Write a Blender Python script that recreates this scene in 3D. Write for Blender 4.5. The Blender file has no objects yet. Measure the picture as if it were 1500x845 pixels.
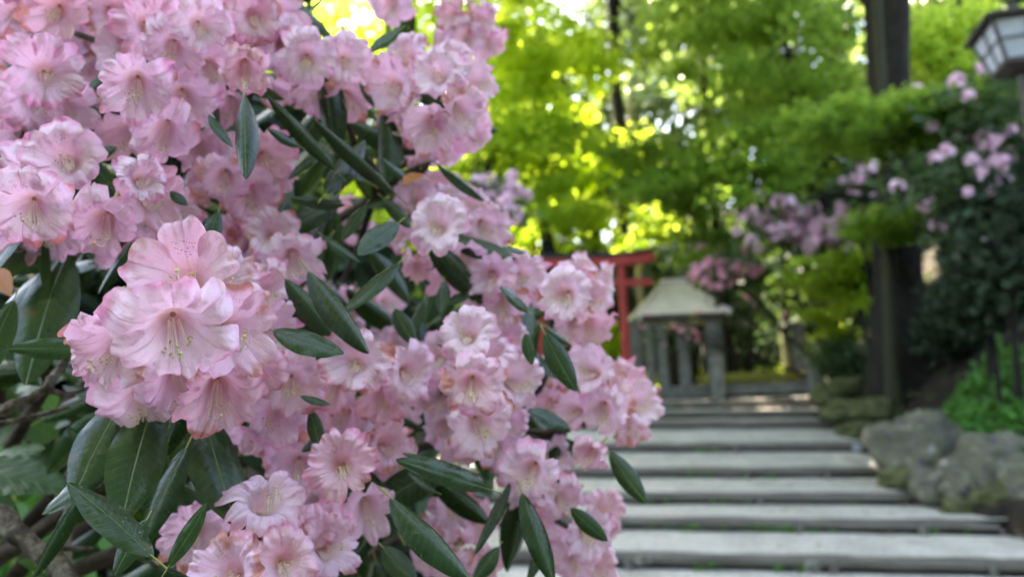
import bpy, math, random
import numpy as np
from mathutils import Vector, Matrix, noise
R = math.radians
rnd = random.Random(7)
sc = bpy.context.scene
col = sc.collection

# ------------------------------------------------------------------ camera
F = 1100.0                       # focal length in pixels of the 1500 px wide frame
CAM = Vector((0, 0, 1.45))
PITCH, ROLL = R(9.2), R(2.0)
_r = Vector((1, 0, 0)); _f = Vector((0, math.cos(PITCH), math.sin(PITCH))); _u = Vector((0, -math.sin(PITCH), math.cos(PITCH)))
RT = _r * math.cos(ROLL) - _u * math.sin(ROLL)
UP = _u * math.cos(ROLL) + _r * math.sin(ROLL)
cd = bpy.data.cameras.new('camera'); cam = bpy.data.objects.new('camera', cd); col.objects.link(cam)
M3 = Matrix((RT, UP, -_f)).transposed()
cam.matrix_world = Matrix.Translation(CAM) @ M3.to_4x4()
cd.sensor_width = 36; cd.lens = 36 * F / 1500; cd.clip_start = 0.02; cd.clip_end = 2000
cd.dof.use_dof = True; cd.dof.focus_distance = 0.475; cd.dof.aperture_fstop = cd.lens / 5.0
sc.camera = cam

def P(px, py, d):
    return CAM + (_f + RT * ((px - 750) / F) + UP * ((422.5 - py) / F)) * d

# ------------------------------------------------------------------ sky, sun, exposure
SUN_EL, SUN_AZ = R(60), R(-24)           # azimuth measured from +Y, negative towards -X
w = bpy.data.worlds.new('World'); sc.world = w; w.use_nodes = True
nt = w.node_tree; bg = nt.nodes['Background']
sky = nt.nodes.new('ShaderNodeTexSky'); sky.sky_type = 'NISHITA'; sky.sun_disc = False
sky.sun_elevation = SUN_EL; sky.sun_rotation = SUN_AZ; sky.air_density = 1.0; sky.dust_density = 2.5; sky.ozone_density = 1.0
nt.links.new(sky.outputs[0], bg.inputs[0]); bg.inputs[1].default_value = 0.15
sl = bpy.data.lights.new('sun', 'SUN'); sl.energy = 5.0; sl.angle = R(0.6); sl.color = (1, 0.95, 0.86)
so = bpy.data.objects.new('sun', sl); col.objects.link(so)
sd = Vector((math.sin(SUN_AZ) * math.cos(SUN_EL), math.cos(SUN_AZ) * math.cos(SUN_EL), math.sin(SUN_EL)))
so.rotation_euler = sd.to_track_quat('Z', 'Y').to_euler(); so.location = (0, 0, 30)
sc.view_settings.view_transform = 'Standard'; sc.view_settings.look = 'None'
sc.view_settings.exposure = 3.58; sc.view_settings.gamma = 1
sc.view_settings.use_white_balance = True; sc.view_settings.white_balance_temperature = 7600; sc.view_settings.white_balance_tint = 10
sc.render.engine = 'CYCLES'
cy = sc.cycles
cy.use_denoising = True
try: cy.denoiser = 'OPENIMAGEDENOISE'
except Exception: pass
cy.max_bounces = 7; cy.diffuse_bounces = 4; cy.glossy_bounces = 3; cy.transmission_bounces = 6; cy.transparent_max_bounces = 6
cy.sample_clamp_indirect = 6; cy.caustics_reflective = False; cy.caustics_refractive = False
cy.use_adaptive_sampling = True; cy.adaptive_threshold = 0.012

# ------------------------------------------------------------------ helpers
def tag(o, label=None, cat=None, group=None, kind=None):
    if label: o['label'] = label
    if cat: o['category'] = cat
    if group: o['group'] = group
    if kind: o['kind'] = kind
    return o

def empty(name, loc=(0, 0, 0)):
    o = bpy.data.objects.new(name, None); col.objects.link(o); o.location = loc; o.empty_display_size = .1
    return o

def link(name, me, parent=None, mw=None):
    o = bpy.data.objects.new(name, me); col.objects.link(o)
    if parent is not None:
        o.parent = parent
        o.matrix_parent_inverse = WORLD[parent.name].inverted() if parent.name in WORLD else parent.matrix_basis.inverted()
    if mw is not None: o.matrix_basis = mw
    return o
WORLD = {}

def npmesh(name, V, faces_flat, loop_total, mats, mat_idx=None, smooth=True, attrs=None):
    me = bpy.data.meshes.new(name)
    V = np.asarray(V, dtype=np.float32); n = len(V)
    faces_flat = np.asarray(faces_flat, dtype=np.int32); nf = len(faces_flat) // loop_total
    me.vertices.add(n); me.vertices.foreach_set('co', V.ravel())
    me.loops.add(len(faces_flat)); me.loops.foreach_set('vertex_index', faces_flat)
    me.polygons.add(nf); me.polygons.foreach_set('loop_start', np.arange(nf, dtype=np.int32) * loop_total)
    me.polygons.foreach_set('loop_total', np.full(nf, loop_total, dtype=np.int32))
    if mat_idx is not None: me.polygons.foreach_set('material_index', np.asarray(mat_idx, dtype=np.int32))
    me.polygons.foreach_set('use_smooth', np.full(nf, smooth))
    for m in mats: me.materials.append(m)
    if attrs:
        for k, a in attrs.items():
            at = me.attributes.new(k, 'FLOAT_VECTOR', 'POINT'); at.data.foreach_set('vector', np.asarray(a, dtype=np.float32).ravel())
    me.update(calc_edges=True)
    return me

class MB:
    """collects shapes into one mesh"""
    def __init__(s): s.v = []; s.f = []; s.m = []
    def add(s, vs, fs, m=0):
        b = len(s.v); s.v += [tuple(v) for v in vs]; s.f += [tuple(b + i for i in f) for f in fs]; s.m += [m] * len(fs)
    def grid(s, rows, m=0, closed=False):
        n = len(rows[0]); vs = [p for r in rows for p in r]; fs = []
        for i in range(len(rows) - 1):
            for j in range(n if closed else n - 1):
                a = i * n + j; b = i * n + (j + 1) % n; fs.append((a, b, b + n, a + n))
        s.add(vs, fs, m)
    def tube(s, pts, rad, seg=8, m=0, caps=True, wob=0, seed=0):
        pts = [Vector(p) for p in pts]; k = len(pts)
        rad = rad if isinstance(rad, (list, tuple)) else [rad] * k
        t0 = (pts[1] - pts[0]).normalized(); a = t0.orthogonal().normalized(); rows = []
        for i, p in enumerate(pts):
            t = (pts[min(i + 1, k - 1)] - pts[max(i - 1, 0)]).normalized()
            a = (a - t * a.dot(t)).normalized(); b = t.cross(a); row = []
            for j in range(seg):
                th = 2 * math.pi * j / seg; rr = rad[i]
                if wob: rr *= 1 + wob * noise.noise(Vector((math.cos(th) * 1.3 + seed, math.sin(th) * 1.3, i * .45)))
                row.append(p + (a * math.cos(th) + b * math.sin(th)) * rr)
            rows.append(row)
        s.grid(rows, m, True)
        if caps:
            for row, fl in ((rows[0], True), (rows[-1], False)):
                c = sum(row, Vector()) / seg; vs = row + [c]
                s.add(vs, [((j + 1) % seg, j, seg) if fl else (j, (j + 1) % seg, seg) for j in range(seg)], m)
    def box(s, c, size, rot=None, m=0, taper=1.0, bev=0.0):
        c = Vector(c); hx, hy, hz = size[0] / 2, size[1] / 2, size[2] / 2
        rot = rot or Matrix.Identity(3)
        def ring(z, k, b):
            x, y = hx * k, hy * k
            if b <= 0: pts = [(-x, -y), (x, -y), (x, y), (-x, y)]
            else: pts = [(-x + b, -y), (x - b, -y), (x, -y + b), (x, y - b), (x - b, y), (-x + b, y), (-x, y - b), (-x, -y + b)]
            return [c + rot @ Vector((p[0], p[1], z)) for p in pts]
        if bev > 0:
            rows = [ring(-hz, 1 - bev / max(hx, hy), bev), ring(-hz + bev, 1, bev), ring(hz - bev, taper, bev), ring(hz, taper * (1 - bev / max(hx, hy)), bev)]
        else: rows = [ring(-hz, 1, 0), ring(hz, taper, 0)]
        s.grid(rows, m, True); n = len(rows[0])
        s.add(rows[0], [tuple(reversed(range(n)))], m); s.add(rows[-1], [tuple(range(n))], m)
    def build(s, name, mats, parent=None, smooth=False):
        me = bpy.data.meshes.new(name); me.from_pydata(s.v, [], s.f)
        for mt in (mats if isinstance(mats, (list, tuple)) else [mats]): me.materials.append(mt)
        me.polygons.foreach_set('material_index', s.m)
        if smooth: me.polygons.foreach_set('use_smooth', [True] * len(me.polygons))
        me.update()
        return link(name, me, parent)

# ------------------------------------------------------------------ materials
def mat(name):
    m = bpy.data.materials.new(name); m.use_nodes = True; nt = m.node_tree
    return m, nt, nt.nodes['Principled BSDF'], nt.nodes['Material Output']
def nd(nt, t, **kw):
    n = nt.nodes.new(t)
    for k, v in kw.items(): setattr(n, k, v)
    return n
def ramp(nt, fac, stops, interp='LINEAR'):
    n = nd(nt, 'ShaderNodeValToRGB'); cr = n.color_ramp; cr.interpolation = interp
    while len(cr.elements) < len(stops): cr.elements.new(.5)
    for e, (p, c) in zip(cr.elements, stops): e.position = p; e.color = (*c, 1) if len(c) == 3 else c
    nt.links.new(fac, n.inputs[0]); return n.outputs[0]
def mth(nt, op, a, b=None, c=None, clamp=False):
    n = nd(nt, 'ShaderNodeMath', operation=op, use_clamp=clamp)
    for i, x in enumerate((a, b, c)):
        if x is None: continue
        if isinstance(x, (int, float)): n.inputs[i].default_value = x
        else: nt.links.new(x, n.inputs[i])
    return n.outputs[0]
def mixc(nt, fac, a, b, mode='MIX'):
    n = nd(nt, 'ShaderNodeMix', data_type='RGBA', blend_type=mode)
    for i, x in ((0, fac), (6, a), (7, b)):
        if isinstance(x, (int, float)): n.inputs[i].default_value = x
        elif isinstance(x, tuple): n.inputs[i].default_value = (*x, 1)
        else: nt.links.new(x, n.inputs[i])
    return n.outputs[2]
def tex(nt, scale, detail=4, rough=.55, vec=None, dim='3D', dist=0):
    n = nd(nt, 'ShaderNodeTexNoise'); n.inputs['Scale'].default_value = scale; n.inputs['Detail'].default_value = detail
    n.inputs['Roughness'].default_value = rough; n.inputs['Distortion'].default_value = dist
    if vec is not None: nt.links.new(vec, n.inputs['Vector'])
    return n.outputs[0]
def bump(nt, h, strength, dist, bsdf_in):
    n = nd(nt, 'ShaderNodeBump'); n.inputs['Strength'].default_value = strength; n.inputs['Distance'].default_value = dist
    nt.links.new(h, n.inputs['Height'])
    for b in bsdf_in: nt.links.new(n.outputs[0], b)
    return n.outputs[0]
def coords(nt, which='Object'):
    return nd(nt, 'ShaderNodeTexCoord').outputs[which]
def poscoord(nt):
    return nd(nt, 'ShaderNodeNewGeometry').outputs['Position']

def noise_mat(name, stops, scale=5, rough=.85, bscale=30, bstr=.5, bdist=.01, detail=6, world=True, spec=.3):
    m, nt, p, o = mat(name); v = poscoord(nt) if world else coords(nt)
    c = ramp(nt, tex(nt, scale, detail, .6, v), stops); nt.links.new(c, p.inputs['Base Color'])
    p.inputs['Roughness'].default_value = rough; p.inputs['Specular IOR Level'].default_value = spec
    bump(nt, tex(nt, bscale, 5, .65, v), bstr, bdist, [p.inputs['Normal']])
    return m

def leaf_mat(name, stops, transl=.5, tcol=(.3, .5, .03), rough=.55, tgain=1.0):
    """far foliage: colour varies leaf by leaf; light passes through the leaf"""
    m, nt, p, o = mat(name)
    g = nd(nt, 'ShaderNodeNewGeometry'); c = ramp(nt, g.outputs['Random Per Island'], stops)
    nt.links.new(c, p.inputs['Base Color']); p.inputs['Roughness'].default_value = rough; p.inputs['Specular IOR Level'].default_value = .35
    t = nd(nt, 'ShaderNodeBsdfTranslucent'); tc = mixc(nt, .75, c, tcol)
    nt.links.new(tc, t.inputs[0]); mx = nd(nt, 'ShaderNodeMixShader'); mx.inputs[0].default_value = transl
    nt.links.new(p.outputs[0], mx.inputs[1]); nt.links.new(t.outputs[0], mx.inputs[2]); nt.links.new(mx.outputs[0], o.inputs[0])
    return m

def petal_mat():
    m, nt, p, o = mat('petal')
    a = nd(nt, 'ShaderNodeAttribute', attribute_name='petal'); sep = nd(nt, 'ShaderNodeSeparateXYZ'); nt.links.new(a.outputs['Vector'], sep.inputs[0])
    s, v, lobe = sep.outputs                                  # across the lobe, along it, lobe number
    oi = nd(nt, 'ShaderNodeObjectInfo'); rndv = oi.outputs['Random']
    oc = coords(nt)
    off = nd(nt, 'ShaderNodeVectorMath', operation='ADD'); comb = nd(nt, 'ShaderNodeCombineXYZ')
    for i in range(3): nt.links.new(mth(nt, 'MULTIPLY', rndv, 7.0 + i * 3), comb.inputs[i])
    nt.links.new(oc, off.inputs[0]); nt.links.new(comb.outputs[0], off.inputs[1]); vec = off.outputs[0]
    n1 = tex(nt, 60, 4, .6, vec)
    vv = mth(nt, 'ADD', v, mth(nt, 'MULTIPLY', mth(nt, 'SUBTRACT', n1, .5), .55))
    base = ramp(nt, mth(nt, 'MULTIPLY', vv, .97), [(0.0, (.74, .50, .44)), (.22, (.86, .66, .68)), (.45, (.94, .80, .89)), (.88, (.93, .72, .86)), (1.0, (.88, .47, .67))])
    # radial strokes, a fine lengthwise pleating in the pigment
    sv = nd(nt, 'ShaderNodeCombineXYZ'); nt.links.new(mth(nt, 'MULTIPLY', s, 9.0), sv.inputs[0]); nt.links.new(mth(nt, 'MULTIPLY', v, 1.6), sv.inputs[1]); nt.links.new(mth(nt, 'ADD', mth(nt, 'MULTIPLY', rndv, 60), lobe), sv.inputs[2])
    streak = tex(nt, 1.4, 5, .6, sv.outputs[0])
    base = mixc(nt, mth(nt, 'MULTIPLY', mth(nt, 'SUBTRACT', streak, .5, clamp=True), .9, clamp=True), base, (.86, .52, .66))
    base = mixc(nt, mth(nt, 'MULTIPLY', mth(nt, 'SUBTRACT', .5, streak, clamp=True), 1.3, clamp=True), base, (.95, .86, .90))
    # midvein
    mv = mth(nt, 'SUBTRACT', 1.0, mth(nt, 'MULTIPLY', mth(nt, 'ABSOLUTE', s), 22.0), clamp=True)
    base = mixc(nt, mth(nt, 'MULTIPLY', mv, .35), base, (.75, .34, .52))
    # each flower a little different: lilac, rose, salmon
    tint = ramp(nt, rndv, [(0, (1, .98, 1)), (.35, (.99, .94, .99)), (.6, (.98, .88, .94)), (.8, (.99, .82, .84)), (1, (.97, .90, .99))])
    base = mixc(nt, 1.0, base, tint, 'MULTIPLY')
    # withered brown margins on some flowers
    n2 = tex(nt, 34, 3, .55, vec)
    wil = mth(nt, 'MULTIPLY', mth(nt, 'SUBTRACT', mth(nt, 'ADD', mth(nt, 'MULTIPLY', v, .42), n2), .90, clamp=True), 10.0, clamp=True)
    r2 = mth(nt, 'FRACT', mth(nt, 'MULTIPLY', rndv, 17.3))
    wil = mth(nt, 'MULTIPLY', wil, mth(nt, 'GREATER_THAN', r2, .45))
    base = mixc(nt, mth(nt, 'MULTIPLY', wil, .8), base, (.58, .22, .13))
    # freckles on the upper lobe
    vo = nd(nt, 'ShaderNodeTexVoronoi'); vo.inputs['Scale'].default_value = 620; nt.links.new(vec, vo.inputs['Vector'])
    spot = mth(nt, 'LESS_THAN', vo.outputs['Distance'], .30)
    zone = mth(nt, 'MULTIPLY', mth(nt, 'LESS_THAN', lobe, .5), mth(nt, 'MULTIPLY', mth(nt, 'GREATER_THAN', v, .38), mth(nt, 'LESS_THAN', v, .64)))
    zone = mth(nt, 'MULTIPLY', zone, mth(nt, 'LESS_THAN', mth(nt, 'ABSOLUTE', s), .5))
    base = mixc(nt, mth(nt, 'MULTIPLY', mth(nt, 'MULTIPLY', spot, zone), .75), base, (.50, .10, .16))
    nt.links.new(base, p.inputs['Base Color']); p.inputs['Roughness'].default_value = .52; p.inputs['Specular IOR Level'].default_value = .32
    p.inputs['Sheen Weight'].default_value = .12
    t = nd(nt, 'ShaderNodeBsdfTranslucent'); nt.links.new(mixc(nt, .6, base, (.95, .52, .66), 'MULTIPLY'), t.inputs[0])
    mx = nd(nt, 'ShaderNodeMixShader'); mx.inputs[0].default_value = .40
    # crinkle
    h = mth(nt, 'ADD', mth(nt, 'ADD', mth(nt, 'MULTIPLY', tex(nt, 260, 4, .65, vec), .35), mth(nt, 'MULTIPLY', tex(nt, 80, 3, .6, vec), 1.1)), mth(nt, 'ADD', mth(nt, 'MULTIPLY', streak, .28), mth(nt, 'MULTIPLY', mv, .25)))
    nb = bump(nt, h, .9, .0024, [p.inputs['Normal'], t.inputs['Normal']])
    nt.links.new(p.outputs[0], mx.inputs[1]); nt.links.new(t.outputs[0], mx.inputs[2]); nt.links.new(mx.outputs[0], o.inputs[0])
    return m

def rhodo_leaf_mat():
    m, nt, p, o = mat('rhododendron_leaf')
    a = nd(nt, 'ShaderNodeAttribute', attribute_name='leafuv'); sep = nd(nt, 'ShaderNodeSeparateXYZ'); nt.links.new(a.outputs['Vector'], sep.inputs[0])
    u, v, isl = sep.outputs
    oi = nd(nt, 'ShaderNodeObjectInfo'); g = nd(nt, 'ShaderNodeNewGeometry')
    rv = mth(nt, 'FRACT', mth(nt, 'ADD', oi.outputs['Random'], g.outputs['Random Per Island']))
    au = mth(nt, 'ABSOLUTE', u)
    top = ramp(nt, rv, [(0, (.005, .014, .006)), (.4, (.008, .024, .009)), (.7, (.015, .038, .013)), (1, (.008, .022, .012))])
    n = tex(nt, 22, 4, .6, poscoord(nt)); top = mixc(nt, mth(nt, 'MULTIPLY', n, .35), top, (.028, .062, .020))
    mid = mth(nt, 'SUBTRACT', 1.0, mth(nt, 'MULTIPLY', au, 24.0), clamp=True)
    # side veins sweeping forward from the midrib
    sw = mth(nt, 'SINE', mth(nt, 'MULTIPLY', mth(nt, 'SUBTRACT', v, mth(nt, 'MULTIPLY', au, .11)), 88.0))
    vein = mth(nt, 'POWER', mth(nt, 'MULTIPLY', mth(nt, 'ADD', sw, 1.0), .5), 7.0)
    top = mixc(nt, mth(nt, 'MULTIPLY', vein, .10), top, (.10, .17, .07))
    top = mixc(nt, mth(nt, 'MULTIPLY', mid, .75), top, (.22, .30, .12))
    # specks and dust
    sp = nd(nt, 'ShaderNodeTexVoronoi'); sp.inputs['Scale'].default_value = 260; nt.links.new(poscoord(nt), sp.inputs['Vector'])
    dots = mth(nt, 'MULTIPLY', mth(nt, 'LESS_THAN', sp.outputs['Distance'], .12), mth(nt, 'GREATER_THAN', tex(nt, 30, 2, .5, poscoord(nt)), .56))
    top = mixc(nt, mth(nt, 'MULTIPLY', dots, .5), top, (.32, .34, .26))
    blot = mth(nt, 'MULTIPLY', mth(nt, 'SUBTRACT', tex(nt, 48, 3, .6, poscoord(nt)), .655, clamp=True), 14.0, clamp=True)
    top = mixc(nt, mth(nt, 'MULTIPLY', blot, .75), top, (.10, .055, .02))
    under = mixc(nt, mth(nt, 'MULTIPLY', mid, .6), (.05, .075, .03), (.15, .19, .07))
    c = mixc(nt, g.outputs['Backfacing'], top, under)
    nt.links.new(c, p.inputs['Base Color'])
    nt.links.new(mth(nt, 'ADD', mth(nt, 'MULTIPLY', n, .28), .13), p.inputs['Roughness']); p.inputs['Specular IOR Level'].default_value = .32
    h = mth(nt, 'ADD', mth(nt, 'MULTIPLY', vein, -.06), mth(nt, 'ADD', mth(nt, 'MULTIPLY', mid, -.8), mth(nt, 'MULTIPLY', tex(nt, 120, 4, .6, poscoord(nt)), .7)))
    bump(nt, h, .6, .0018, [p.inputs['Normal']])
    t = nd(nt, 'ShaderNodeBsdfTranslucent'); t.inputs[0].default_value = (.12, .24, .03, 1)
    mx = nd(nt, 'ShaderNodeMixShader'); mx.inputs[0].default_value = .12
    nt.links.new(p.outputs[0], mx.inputs[1]); nt.links.new(t.outputs[0], mx.inputs[2]); nt.links.new(mx.outputs[0], o.inputs[0])
    return m

def simple(name, c, rough=.5, spec=.4, bscale=None, bstr=.3, bd=.001, var=None):
    m, nt, p, o = mat(name)
    if var:
        n = tex(nt, var[0], 4, .6, poscoord(nt)); nt.links.new(mixc(nt, n, c, var[1]), p.inputs['Base Color'])
    else: p.inputs['Base Color'].default_value = (*c, 1)
    p.inputs['Roughness'].default_value = rough; p.inputs['Specular IOR Level'].default_value = spec
    if bscale: bump(nt, tex(nt, bscale, 4, .6, poscoord(nt)), bstr, bd, [p.inputs['Normal']])
    return m

MP = petal_mat(); ML = rhodo_leaf_mat()
MFIL = simple('filament', (.80, .66, .55), .5, var=(300, (.86, .74, .66)))
MANT = simple('anther', (.42, .24, .12), .6, var=(900, (.66, .48, .26)))
MSTG = simple('stigma', (.62, .44, .22), .4)
MPED = simple('pedicel', (.45, .22, .13), .5, bscale=800, var=(120, (.40, .30, .10)))
MBUD = simple('bud_scale', (.36, .16, .07), .7, var=(200, (.5, .28, .12)), bscale=600)
MTWIG = noise_mat('twig_bark', [(.3, (.025, .017, .011)), (.55, (.07, .048, .032)), (.75, (.13, .11, .08))], 45, .9, 160, .9, .003)
MLICH = noise_mat('lichen_bark', [(.32, (.02, .014, .01)), (.48, (.07, .05, .034)), (.62, (.17, .145, .11)), (.8, (.24, .225, .18))], 60, .95, 150, 1.0, .004)
MYST = simple('young_stem', (.34, .40, .10), .45, var=(150, (.28, .30, .08)))
MBARK = noise_mat('bark', [(.3, (.006, .005, .004)), (.6, (.017, .013, .009)), (.8, (.026, .032, .010))], 6, .95, 22, 1.0, .03)
MBARKL = noise_mat('pale_bark', [(.3, (.14, .11, .08)), (.7, (.30, .25, .19))], 6, .9, 22, .8, .02)
MGRAVEL = None

def gravel_mat():
    m, nt, p, o = mat('gravel'); v = poscoord(nt)
    vo = nd(nt, 'ShaderNodeTexVoronoi'); vo.inputs['Scale'].default_value = 85; nt.links.new(v, vo.inputs['Vector'])
    hs = nd(nt, 'ShaderNodeSeparateXYZ'); nt.links.new(vo.outputs['Color'], hs.inputs[0])
    c = ramp(nt, hs.outputs[0], [(0, (.24, .222, .195)), (.4, (.40, .375, .335)), (.8, (.52, .49, .44)), (1, (.66, .625, .57))])
    big = tex(nt, 2.4, 7, .7, v)
    c = mixc(nt, ramp(nt, big, [(.46, (0, 0, 0)), (.66, (.5, .5, .5))]), c, (.13, .115, .085))
    grit = tex(nt, 28, 5, .75, v); c = mixc(nt, ramp(nt, grit, [(.36, (.75, .75, .75)), (.5, (0, 0, 0))]), c, (.16, .145, .125))
    nt.links.new(c, p.inputs['Base Color']); p.inputs['Roughness'].default_value = .9
    bump(nt, vo.outputs['Distance'], .7, -.008, [p.inputs['Normal']])
    return m
MGRAVEL = gravel_mat()
def log_mat():
    m, nt, p, o = mat('weathered_log'); v = coords(nt)
    mp = nd(nt, 'ShaderNodeMapping'); mp.inputs['Scale'].default_value = (1.2, 22, 22); nt.links.new(v, mp.inputs[0])
    g = tex(nt, 1.5, 6, .65, mp.outputs[0]); b = tex(nt, 3.5, 5, .6, v)
    c = ramp(nt, g, [(.3, (.05, .042, .033)), (.5, (.105, .088, .073)), (.72, (.20, .172, .145))])
    c = mixc(nt, ramp(nt, b, [(.5, (0, 0, 0)), (.72, (.55, .55, .55))]), c, (.10, .10, .055))
    nt.links.new(c, p.inputs['Base Color']); p.inputs['Roughness'].default_value = .85
    bump(nt, g, .8, .012, [p.inputs['Normal']]); return m
MLOG = log_mat()
MSOIL = noise_mat('soil', [(.3, (.010, .008, .005)), (.55, (.025, .018, .011)), (.72, (.05, .034, .02)), (.85, (.03, .036, .014))], 5, .95, 34, 1.0, .03)
MROCK = noise_mat('mossy_rock', [(.32, (.04, .036, .03)), (.46, (.14, .13, .108)), (.54, (.11, .11, .055)), (.64, (.23, .215, .185)), (.76, (.48, .46, .42))], 6, .92, 22, 1.0, .05, detail=9)
MROCKM = noise_mat('moss_covered_rock', [(.32, (.03, .03, .014)), (.5, (.075, .08, .03)), (.68, (.12, .12, .05)), (.85, (.17, .16, .12))], 7, .95, 26, .9, .03, detail=9)
MSTONE = noise_mat('granite', [(.3, (.09, .09, .075)), (.55, (.16, .158, .135)), (.75, (.24, .235, .21))], 8, .85, 60, .4, .006)
MSTONEM = noise_mat('lit_moss_granite', [(.35, (.10, .11, .055)), (.6, (.19, .18, .08)), (.8, (.22, .22, .18))], 5, .9, 40, .5, .01)  # moss plus the lit yellow of a post's left face, painted in
MRED = noise_mat('vermilion_paint', [(.3, (.24, .022, .018)), (.6, (.34, .032, .026)), (.8, (.30, .06, .045))], 4, .55, 50, .15, .003)
MBLK = noise_mat('black_cap', [(.3, (.012, .013, .018)), (.8, (.035, .038, .05))], 6, .5, 40, .2, .003)
MROOF = noise_mat('pale_metal_roof', [(.3, (.66, .57, .53)), (.6, (.80, .72, .68)), (.8, (.86, .81, .78))], 3, .6, 20, .2, .01)
MIRON = noise_mat('dark_iron', [(.3, (.022, .018, .016)), (.8, (.06, .045, .04))], 18, .6, 60, .3, .002)
MPAPER = noise_mat('frosted_pane', [(.3, (.26, .27, .31)), (.7, (.40, .41, .46))], 6, .45, 40, .1, .001)
MWOOD = noise_mat('dark_wood', [(.3, (.03, .022, .015)), (.7, (.08, .06, .04))], 9, .8, 40, .5, .006)

# ------------------------------------------------------------------ terrain
# log lines: (px_left, y_left, px_right, y_right, depth, radius)
LOGS = [(600, 810, 1600, 831, 6.3, .060), (640, 760, 1462, 771, 7.55, .060), (660, 727, 1352, 729, 8.85, .062), (680, 691, 1304, 690, 10.2, .064),
        (690, 655, 1262, 653, 11.5, .064), (700, 623, 1238, 620, 12.8, .066), (705, 608, 1224, 605, 14.1, .064), (720, 595, 1200, 591, 15.3, .064)]
LG = []
for a in LOGS:
    A = P(a[0], a[1], a[4]); B = P(a[2], a[3], a[4]); LG.append((A, B, a[5]))
ys = [0.5] + [A.y for A, B, r in LG] + [17.5, 60]
foot = [A.lerp(B, .5).z - r for A, B, r in LG]
zs = [foot[0]] + foot + [foot[-1] + .22, foot[-1] + .3]
xr = [B.x for A, B, r in LG]
XR_Y = [0, 3] + [B.y for A, B, r in LG] + [18, 24, 60]
XR_X = [xr[1] + .6, xr[1] + .6, xr[1] + .5] + xr[1:] + [6.9, 8, 12]
def zpath(y): return float(np.interp(y, ys, zs))
def xright(y): return float(np.interp(y, XR_Y, XR_X))
def xleft(y): return float(np.interp(y, [0, 1.2, 3, 6, 16, 20, 60], [-.25, -.35, -.9, -1.0, -1.2, -6, -14]))
def hz(x, y):
    z = zpath(y); d = x - xright(y)
    if d > 0: z += .40 * (1 - math.exp(-d / .6)) + .95 * max(min(d, 9) - .85, 0) + .25 * max(d - 9, 0)
    e = xleft(y) - x
    if e > 0: z += 1.0 * (1 - math.exp(-e / .3)) + .28 * min(e, 14)
    inside = d <= 0 and e <= 0
    if inside: z -= .30 if y < 16.4 else 0.0
    if y > 19: z += min(.20 * (y - 19), 11)
    if not inside:
        z += .10 * noise.noise(Vector((x * .9, y * .9, 0))) + .05 * noise.noise(Vector((x * 3, y * 3, 5)))
    return z
xs = np.concatenate([[-300, -150, -80, -50, -35, -26], np.arange(-20, -4, .8), np.arange(-4, 11, .16), np.arange(11, 26, .8), [30, 40, 60, 90, 160, 300]])
yy = np.concatenate([[-60, -30, -15, -8, -4, -2], np.arange(-1, 20, .16), np.arange(20, 44, .9), [50, 60, 75, 90, 130, 200, 400]])
V = [(x, y, hz(x, y)) for y in yy for x in xs]
nx, ny = len(xs), len(yy)
i, j = np.meshgrid(np.arange(nx - 1), np.arange(ny - 1)); a = (j * nx + i).ravel()
fl = np.stack([a, a + 1, a + 1 + nx, a + nx], 1).ravel()
me = npmesh('ground', V, fl, 4, [MSOIL]); tag(link('ground', me), kind='structure')

# gravel treads, stepped between the logs
mb = MB(); XL = lambda y: xleft(y) - .15
lines = [(LG[0][0].y - 5.0, foot[0], None)]
prev_y, prev_z = -2.0, foot[0]
for k, (A, B, r) in enumerate(LG):
    yb = A.y; zf = A.lerp(B, .5).z - r - .018
    rows = []
    for q in range(7):
        t = q / 6; y = prev_y + (yb - prev_y) * t; z = prev_z + (zf - prev_z) * t
        xa = XL(y) - .35; xb = xright(y) + (.6 if y < 6.6 else .16)
        slope = (B.z - A.z) / (B.x - A.x)
        rows.append([(xa + (xb - xa) * s / 24, y, z + slope * (xa + (xb - xa) * s / 24 - (A.x + B.x) / 2) * (t if k == 0 else 1) + .012 * noise.noise(Vector((xa + (xb - xa) * s / 24 * 2, y * 2, 3)))) for s in range(25)])
    mb.grid(rows)
    prev_y, prev_z = yb + r * .35, A.lerp(B, .5).z + r * .80
rows = []
for q in range(5):
    y = prev_y + (17.2 - prev_y) * q / 4; rows.append([(x_, y, prev_z + .06 * q / 4 + .01 * noise.noise(Vector((x_, y, 1)))) for x_ in np.linspace(-2.5, xright(y) + .1, 20)])
mb.grid(rows)
tag(mb.build('gravel_path', [MGRAVEL], smooth=True), kind='structure')

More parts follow.
